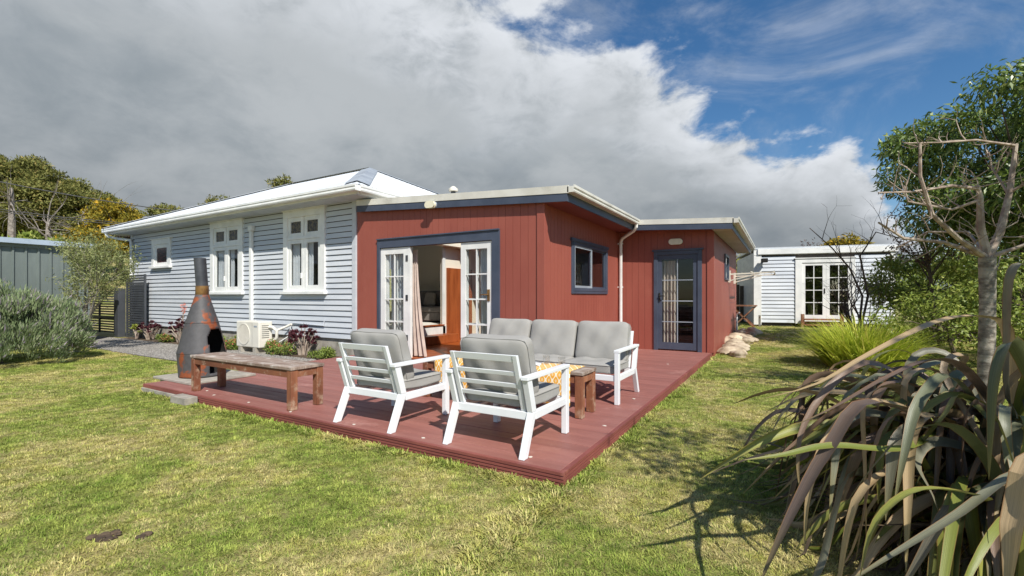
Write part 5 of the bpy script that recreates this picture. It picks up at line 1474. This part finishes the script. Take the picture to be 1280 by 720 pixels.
# ---- trees and shrubs on the right
def ball_clumps(c, rad, n, cr, seed, squash=1.0, fill=.55):
    r_ = np.random.default_rng(seed); out_ = []
    for k in range(n):
        q = r_.normal(size=3); q /= np.linalg.norm(q); rr_ = fill + (1 - fill)*r_.uniform(0, 1)
        out_.append((tuple(np.array(c) + q*rr_*np.array(rad)), cr*r_.uniform(.65, 1.2)*np.array([1, 1, squash])))
    return out_
def leafy_tree(name, label, cat, base, c, rad, n, cr, dens, ln, wd, mat, seed, droop=.3, bark='barkdark', group=None, squash=.8, tr=.12, core=0, rand=.7):
    t_ = thing(name, label, cat, base, group=group)
    rs = np.random.default_rng(seed); mb = MB()
    cl = ball_clumps(c, rad, n, cr, seed, squash)
    b0 = Vector(base); cc_ = Vector(c); mid = b0.lerp(cc_, .55)
    mb.tube([b0 - Vector((0,0,.1)), b0.lerp(mid, .5) + Vector((.05,0,0)), mid, cc_], [tr, tr*.85, tr*.7, tr*.35], 8)
    for (p, r_) in cl[:min(n, 28)]:
        p = Vector(p); s = mid.lerp(cc_, rs.uniform(0, .8)); mb.tube([s, s.lerp(p, .5) + Vector(rs.normal(size=3))*.06*rad[0], p], [tr*.32, tr*.2, tr*.07], 5)
    mb.build('trunk', M[bark], t_)
    foliage('crown', cl, dens, ln, wd, mat, t_, seed, droop=droop, shell=.25, rand=rand)
    return t_
e0_ = at(1278, 205, 9.0); eb = Vector((e0_.x + .1, e0_.y + .1, 0))
leafy_tree('evergreen_tree', 'tall glossy dark evergreen tree behind the leafless tree', 'tree', eb, e0_, (2.15, 2.1, 1.75), 105, .46, 230, .15, .046, M['lf_dark'], 61, droop=.55, tr=.10)
leafy_tree('leafy_shrub', 'yellow-green leafy shrub beside the sleepout end', 'shrub', (*at(1165, 410, 12)[:2], .1), at(1160, 355, 12), (1.35, 1.0, .95), 46, .36, 190, .13, .05, M['lf_mid'], 62, group=None, tr=.06)
leafy_tree('leafy_shrub', 'low light green shrub between the grass clump and the bare tree', 'shrub', (*at(1190, 440, 8.2)[:2], .05), at(1185, 402, 8.2), (1.0, .8, .55), 40, .26, 260, .09, .035, M['lf_mid'], 63, tr=.04)
leafy_tree('leafy_shrub', 'dense green shrub under the tall evergreen', 'shrub', (*at(1275, 430, 8.6)[:2], .05), at(1290, 372, 8.2), (1.2, 1.0, .85), 50, .34, 220, .10, .04, M['lf_mid'], 64, tr=.05)
leafy_tree('purple_tree', 'sparse dark twiggy tree with purplish foliage beside the evergreen', 'tree', (*at(1175, 420, 10.5)[:2], .1), at(1155, 290, 10.5), (.95, .8, .75), 40, .24, 90, .08, .03, M['lf_purple'], 65, tr=.05)
leafy_tree('pine_tree', 'small rounded pine crown rising behind the sleepout roof', 'tree', (*at(1052, 400, 30)[:2], .2), at(1058, 308, 30), (1.1, 1.0, .55), 26, .5, 90, .3, .09, M['lf_yel'], 66, tr=.15)
leafy_tree('hedge_tree', 'dull brown-green tree far behind the gap beside the sleepout', 'tree', (*at(925, 400, 34)[:2], .2), at(922, 348, 34), (2.4, 2, 1.7), 34, .8, 40, .35, .12, M['lf_mac'], 67, tr=.2)
leafy_tree('hedge_tree', 'pale bare-topped tree far behind the sleepout roof', 'tree', (*at(1022, 400, 45)[:2], .2), at(1022, 322, 45), (2.2, 2, 1.6), 26, .6, 16, .35, .08, M['lf_purple'], 68, tr=.2)
for k, (u, d_, zz, lab) in enumerate(((1330, 11, 2.2, 'broad green shrub at the back under the evergreen'), (1215, 16, 1.7, 'far dull green hedge shrub behind the bare tree'), (1130, 22, 1.9, 'far yellowish hedge shrub at the sleepout corner'))):
    p = at(u, 370, d_); leafy_tree('leafy_shrub', lab, 'shrub', (p.x, p.y, .1), (p.x, p.y, zz), (1.9, 1.4, 1.3), 46, .5, 90, .16, .06, M['lf_mid'] if k else M['lf_dark'], 80 + k, tr=.08)
# tree beyond the right edge of the view whose shade falls over the lawn
leafy_tree('garden_tree', 'loose leafy garden tree standing on the right of the lawn', 'tree', (3.55, 1.55, 0), (3.25, 1.85, 3.6), (1.35, 1.15, 1.0), 46, .34, 95, .12, .045, M['lf_mid'], 90, tr=.08)

leafy_tree('garden_tree', 'taller leafy garden tree further back on the right of the lawn', 'tree', (3.9, 5.7, 0), (3.6, 6.0, 4.0), (1.0, 1.0, .95), 34, .34, 80, .12, .045, M['lf_mid'], 91, tr=.08)
# ---- far left : wind-shorn macrocarpas, golden trees, dead trunk, wires
def macro(u0, v0, d_, rad, n, cr, mat, seed, label, nm='macrocarpa_tree', dens=105, ln=.30, wd=.12):
    c = at(u0, v0, d_); z0 = gzf(c.x, c.y)
    return leafy_tree(nm, label, 'tree', (c.x, c.y, z0), c, rad, n, cr, dens, ln, wd, mat, seed, droop=-.1, tr=.3, squash=.55, group=None)
mm_ = [(-70, 250, 42, (8, 6, 5.2), 'huge wind-shorn macrocarpa at the outer end of the row'), (5, 250, 44, (6, 5, 4.0), 'wind-shorn macrocarpa behind the bleached dead trunk'),
       (55, 262, 44, (5, 4, 3.6), 'wind-shorn macrocarpa in the middle of the row above the garage'), (98, 276, 45, (4.2, 4, 3.0), 'low end macrocarpa beside the golden trees')]
for k, (u, v, d_, rad, lab) in enumerate(mm_): macro(u, v, d_, rad, 120, 1.2, M['lf_mac'], 100 + k, lab)
macro(150, 285, 36, (2.6, 2.2, 2.2), 34, .75, M['lf_yel'], 110, 'golden-tipped conifer behind the olive tree', 'golden_conifer', 55, .34, .12)
macro(120, 305, 34, (2.4, 2, 1.4), 28, .6, M['lf_yel'], 111, 'low golden conifer above the garage roof end', 'golden_conifer', 55, .34, .12)
macro(205, 285, 50, (3.4, 3, 2.6), 34, .8, M['lf_mac'], 112, 'dark conifer just behind the left end of the house roof', 'conifer', 50, .36, .12)
macro(275, 262, 55, (3.2, 2.6, 1.6), 26, .6, M['lf_mac'], 113, 'sparse far conifer above the house roof', 'conifer', 30, .36, .12)
macro(352, 236, 40, (1.3, 1.1, 1.2), 16, .4, M['lf_mac'], 114, 'single dark conifer tip above the roof ridge', 'conifer', 90, .34, .09)
macro(40, 312, 30, (5.0, 2.5, .9), 40, .6, M['lf_mid'], 115, 'low green scrub behind the garage roof', 'scrub_tree', 45, .3, .12)
# bleached dead branches in front of the macrocarpas
for k, (u, v, d_, lab) in enumerate(((14, 275, 38, 'bleached dead trunk with bare limbs above the garage'), (60, 285, 39, 'tangle of grey dead branches under the middle macrocarpa'), (105, 270, 40, 'grey dead branches under the end macrocarpa'))):
    p = at(u, v, d_); p.z = gzf(p.x, p.y); mb = MB(); rs = np.random.default_rng(130 + k)
    t_ = thing('dead_tree', lab, 'tree', p)
    top = at(u, v - (40 if k == 0 else 8), d_)
    mb.tube([p, p.lerp(top, .5) + Vector((.2,0,0)), top], [.28, .22, .12], 7)
    for j in range(16 if k else 8):
        s = p.lerp(top, rs.uniform(.45, .95)); dd = Vector((rs.normal()*1.0, rs.normal()*.3, rs.uniform(-.1, .35)))
        branch(mb, s, dd, rs.uniform(1.2, 2.6), .055, 2, rs, .30, 2, .0, None, 4, .5, .12, 4)
    mb.build('branches', M['deadwood'], t_)
# wires on their poles
pa = Vector(at(-140, 300, 24)); pb = Vector(at(300, 300, 30))
for k, (p, lab) in enumerate(((pa, 'power pole left of the garage carrying wires'), (pb, 'power pole behind the house roof carrying wires'))):
    q = thing('power_pole', lab, 'pole', (p.x, p.y, gzf(p.x, p.y)))
    hgt = 7.6 if k == 0 else 5.9
    MB().tube([(p.x, p.y, gzf(p.x, p.y) - .2), (p.x, p.y, hgt)], [.14, .10], 10).build('shaft', M['barkdark'], q)
    MB().box(p.x - .6, p.x + .6, p.y - .05, p.y + .05, hgt - .5, hgt - .4).build('cross_arm', M['barkdark'], q)
for k, (va, vb, lab) in enumerate(((196, 272, 'upper dark power wire crossing before the macrocarpas'), (240, 286, 'lower dark power wire crossing above the garage roof'), (243, 288, 'thin paired wire just under the lower power wire'))):
    A_ = at(-140, va, 24); B_ = at(300, vb, 30); pts = []
    for j in range(21):
        s = j/20; q = A_.lerp(B_, s); q.z -= .8*4*s*(1-s)*.5; pts.append(q)
    tag(MB().tube(pts, .03 if k == 0 else .02, 5).build('power_wire', M['wire']), lab, 'wire')

def scatter_group(NV):
    ng = bpy.data.node_groups.new('scatter_tufts', 'GeometryNodeTree')
    ng.interface.new_socket('Geometry', in_out='INPUT', socket_type='NodeSocketGeometry')
    ng.interface.new_socket('Geometry', in_out='OUTPUT', socket_type='NodeSocketGeometry')
    GI = ng.nodes.new('NodeGroupInput'); GO = ng.nodes.new('NodeGroupOutput'); LK = ng.links.new
    def gattr(nm):
        n = ng.nodes.new('GeometryNodeInputNamedAttribute'); n.data_type = 'FLOAT'; n.inputs['Name'].default_value = nm; return n.outputs[0]
    def gcmp(a_, val):
        n = ng.nodes.new('FunctionNodeCompare'); n.data_type = 'FLOAT'; n.operation = 'EQUAL'
        LK(a_, n.inputs[0]); n.inputs[1].default_value = val; n.inputs['Epsilon'].default_value = .1; return n.outputs[0]
    ka = gattr('kindof')
    def sep(val):
        n = ng.nodes.new('GeometryNodeSeparateGeometry'); n.domain = 'POINT'
        LK(GI.outputs[0], n.inputs[0]); LK(gcmp(ka, val), n.inputs[1]); return n.outputs[0]
    g2i = ng.nodes.new('GeometryNodeGeometryToInstance')
    for k in range(NV, 0, -1):
        tf = ng.nodes.new('GeometryNodeTransform'); LK(sep(float(k)), tf.inputs[0]); tf.inputs['Translation'].default_value = (0, 0, 50 + 5*(k-1)); LK(tf.outputs[0], g2i.inputs[0])
    m2p = ng.nodes.new('GeometryNodeMeshToPoints'); LK(sep(0.0), m2p.inputs[0])
    iop = ng.nodes.new('GeometryNodeInstanceOnPoints')
    LK(m2p.outputs[0], iop.inputs['Points']); LK(g2i.outputs[0], iop.inputs['Instance']); iop.inputs['Pick Instance'].default_value = True
    ri = ng.nodes.new('FunctionNodeRandomValue'); ri.data_type = 'INT'
    for s_ in ri.inputs:
        if s_.type == 'INT' and s_.name == 'Min': s_.default_value = 0
        if s_.type == 'INT' and s_.name == 'Max': s_.default_value = NV - 1
    LK([o for o in ri.outputs if o.type == 'INT'][0], iop.inputs['Instance Index'])
    rv = ng.nodes.new('FunctionNodeRandomValue'); rv.data_type = 'FLOAT_VECTOR'
    rv.inputs[0].default_value = (-.12, -.12, 0); rv.inputs[1].default_value = (.12, .12, 6.283)
    LK(rv.outputs[0], iop.inputs['Rotation']); LK(gattr('tuft_scale'), iop.inputs['Scale'])
    LK(iop.outputs[0], GO.inputs[0])
    return ng
# ================================================================== lawn blades : scattered tufts (one object)
def inpoly(x, y):
    ok = ~((x > DL - .02) & (x < DR_ + .02) & (y > DF - .01) & (y < YF))
    ok &= ~((y > 4.5) & (x < -7.5)); ok &= ~((x < X2 + .05) & (y > YW))
    ok &= ~((x > -7.95) & (x < -7.5) & (y > 3.1) & (y < 4.03))
    ok &= ~((x > -6.5) & (x < -6.08) & (y > DF - .15)) | (y > DF) | (y < DF - .15) | (x < -6.5) | (x > -6.08)
    ok &= ~((x < -7.5) & (x > -17) & (y > 4.45)); ok &= x > -16.9
    return ok
tv = []; 
def scatter(n, x0, x1, y0, y1, dmin, dmax):
    x = rng.uniform(x0, x1, n); y = rng.uniform(y0, y1, n)
    d_ = -sa*x + ca*y; lat = ca*x + sa*y
    keep = (d_ > dmin) & (d_ <= dmax) & (np.abs(lat) < 1.25*d_ + .9) & inpoly(x, y)
    return x[keep], y[keep]
xs_, ys_, ss_ = [], [], []
for (dens, dmin, dmax, sc_) in ((1150, .9, 3.6, 1.0), (760, 3.6, 6, 1.08), (320, 6, 11, 1.35), (110, 11, 24, 1.7)):
    A_ = (-17, 9, -2, 24); n = int(dens*(A_[1]-A_[0])*(A_[3]-A_[2]))
    x, y = scatter(n, *A_, dmin, dmax); xs_.append(x); ys_.append(y); ss_.append(np.full(len(x), sc_))
PX = np.concatenate(xs_); PY = np.concatenate(ys_); PS = np.concatenate(ss_)
# bare earth scuffs
for (mx_, my_, mr_s) in ((-3.15, 1.02, .04), (-2.98, 1.12, .02)):
    k_ = np.hypot((PX - mx_)/1.8, PY - my_) > mr_s; PX, PY, PS = PX[k_], PY[k_], PS[k_]
edge_d = np.minimum(np.abs(PY - DF), np.abs(PX - DR_))
PS = PS*np.where((edge_d < .09) & (PX > DL) & (PX < DR_ + .12), 1.9, 1.0)*rng.uniform(.7, 1.25, len(PX))
npt = len(PX)
bladeV, bladeF, bladeR, bladeK = [], [], [], []
off = 0
NV = 5
for k in range(NV):
    V, F, rn = blade_clump(30, .048, .009, .027, .0034, 1.2, 500 + k, 2)
    V[:, 2] -= .004
    V = V + np.array([0, 0, -50 - 5*k])
    bladeV.append(V); bladeF.append(F + off); bladeR.append(rn); bladeK.append(np.full(len(V), k + 1)); off += len(V)
PTS = np.stack([PX, PY, gz(PX, PY)], 1)
Vall = np.concatenate(bladeV + [PTS]); Fall = np.concatenate(bladeF)
kind_ = np.concatenate(bladeK + [np.zeros(npt)])
scale_ = np.concatenate([np.ones(off), PS]); rnd_ = np.concatenate(bladeR + [np.zeros(npt)])
me = np_mesh('lawn_grass', Vall, Fall, {'kindof': kind_, 'tuft_scale': scale_, 'rnd': rnd_})
me.materials.append(M['blade'])
go = bpy.data.objects.new('lawn_grass', me); sc.collection.objects.link(go)
tag(go, 'short mown lawn grass blades, green mixed with straw', 'grass', kind='stuff')
md = go.modifiers.new('tufts', 'NODES'); md.node_group = scatter_group(NV)
# loose stones on the gravel path
pv, pf_, pk = [], [], []; off = 0
for k in range(NV):
    bm = bmesh.new(); bmesh.ops.create_icosphere(bm, subdivisions=1, radius=.02)
    for v in bm.verts: v.co = Vector((v.co.x*rng.uniform(.7, 1.4), v.co.y*rng.uniform(.7, 1.2), v.co.z*rng.uniform(.5, .8)))
    bm.verts.ensure_lookup_table()
    V = np.array([v.co[:] for v in bm.verts]); F = np.array([[v.index for v in f.verts] for f in bm.faces]); bm.free()
    pv.append(V + np.array([0, 0, -50 - 5*k])); pf_.append(F + off); pk.append(np.full(len(V), k + 1)); off += len(V)
n = 26000; gx_ = rng.uniform(-18.5, -7.62, n); gy_ = rng.uniform(4.5, 6.0, n)
kp = gy_ > np.interp(gx_, [-17.5, -14.2, -12, -10.3, -8.6, -7.6], [4.75, 4.62, 4.5, 4.5, 4.7, 4.9]) + rng.normal(0, .04, n)
gx_, gy_ = gx_[kp], gy_[kp]; npb = len(gx_)
me = np_mesh('gravel_stones', np.concatenate(pv + [np.stack([gx_, gy_, np.full(npb, .016)], 1)]), np.concatenate(pf_), {'kindof': np.concatenate(pk + [np.zeros(npb)]), 'tuft_scale': np.concatenate([np.ones(off), rng.uniform(.5, 1.3, npb)])})
me.materials.append(M['stones'])
so = bpy.data.objects.new('gravel_stones', me); sc.collection.objects.link(so)
tag(so, 'loose grey gravel stones on the path beside the house', 'gravel', kind='stuff')
md = so.modifiers.new('stones', 'NODES'); md.node_group = ng_group = scatter_group(NV)
# scuffed earth : crumbs of soil
for k, (mx_, my_, r_, n_) in enumerate(((-3.15, 1.02, .05, 26), (-2.98, 1.13, .025, 8))):
    bm = bmesh.new()
    for j in range(n_):
        a_ = rng.uniform(0, 6.28); q = r_*math.sqrt(rng.uniform(0, 1)); c_ = Vector((q*1.4*math.cos(a_), q*math.sin(a_), rng.uniform(0, .008)))
        r0 = rng.uniform(.005, .018)
        res = bmesh.ops.create_icosphere(bm, subdivisions=2, radius=r0)
        for v in res['verts']: v.co = Vector((v.co.x*1.4, v.co.y*1.1, v.co.z*.6))*(1 + .25*math.sin(60*v.co.x + j) ) + c_
    me = bpy.data.meshes.new('earth_scuff'); bm.to_mesh(me); bm.free()
    o = link('earth_scuff', me, M['soil'], smooth=True); o.location = (mx_, my_, .006); o.rotation_euler.z = .5
    tag(o, ['larger bare brown earth scuff in the lawn', 'smaller bare brown earth scuff in the lawn'][k], 'earth', kind='stuff')
print('tufts', npt, 'objects', len(sc.objects))
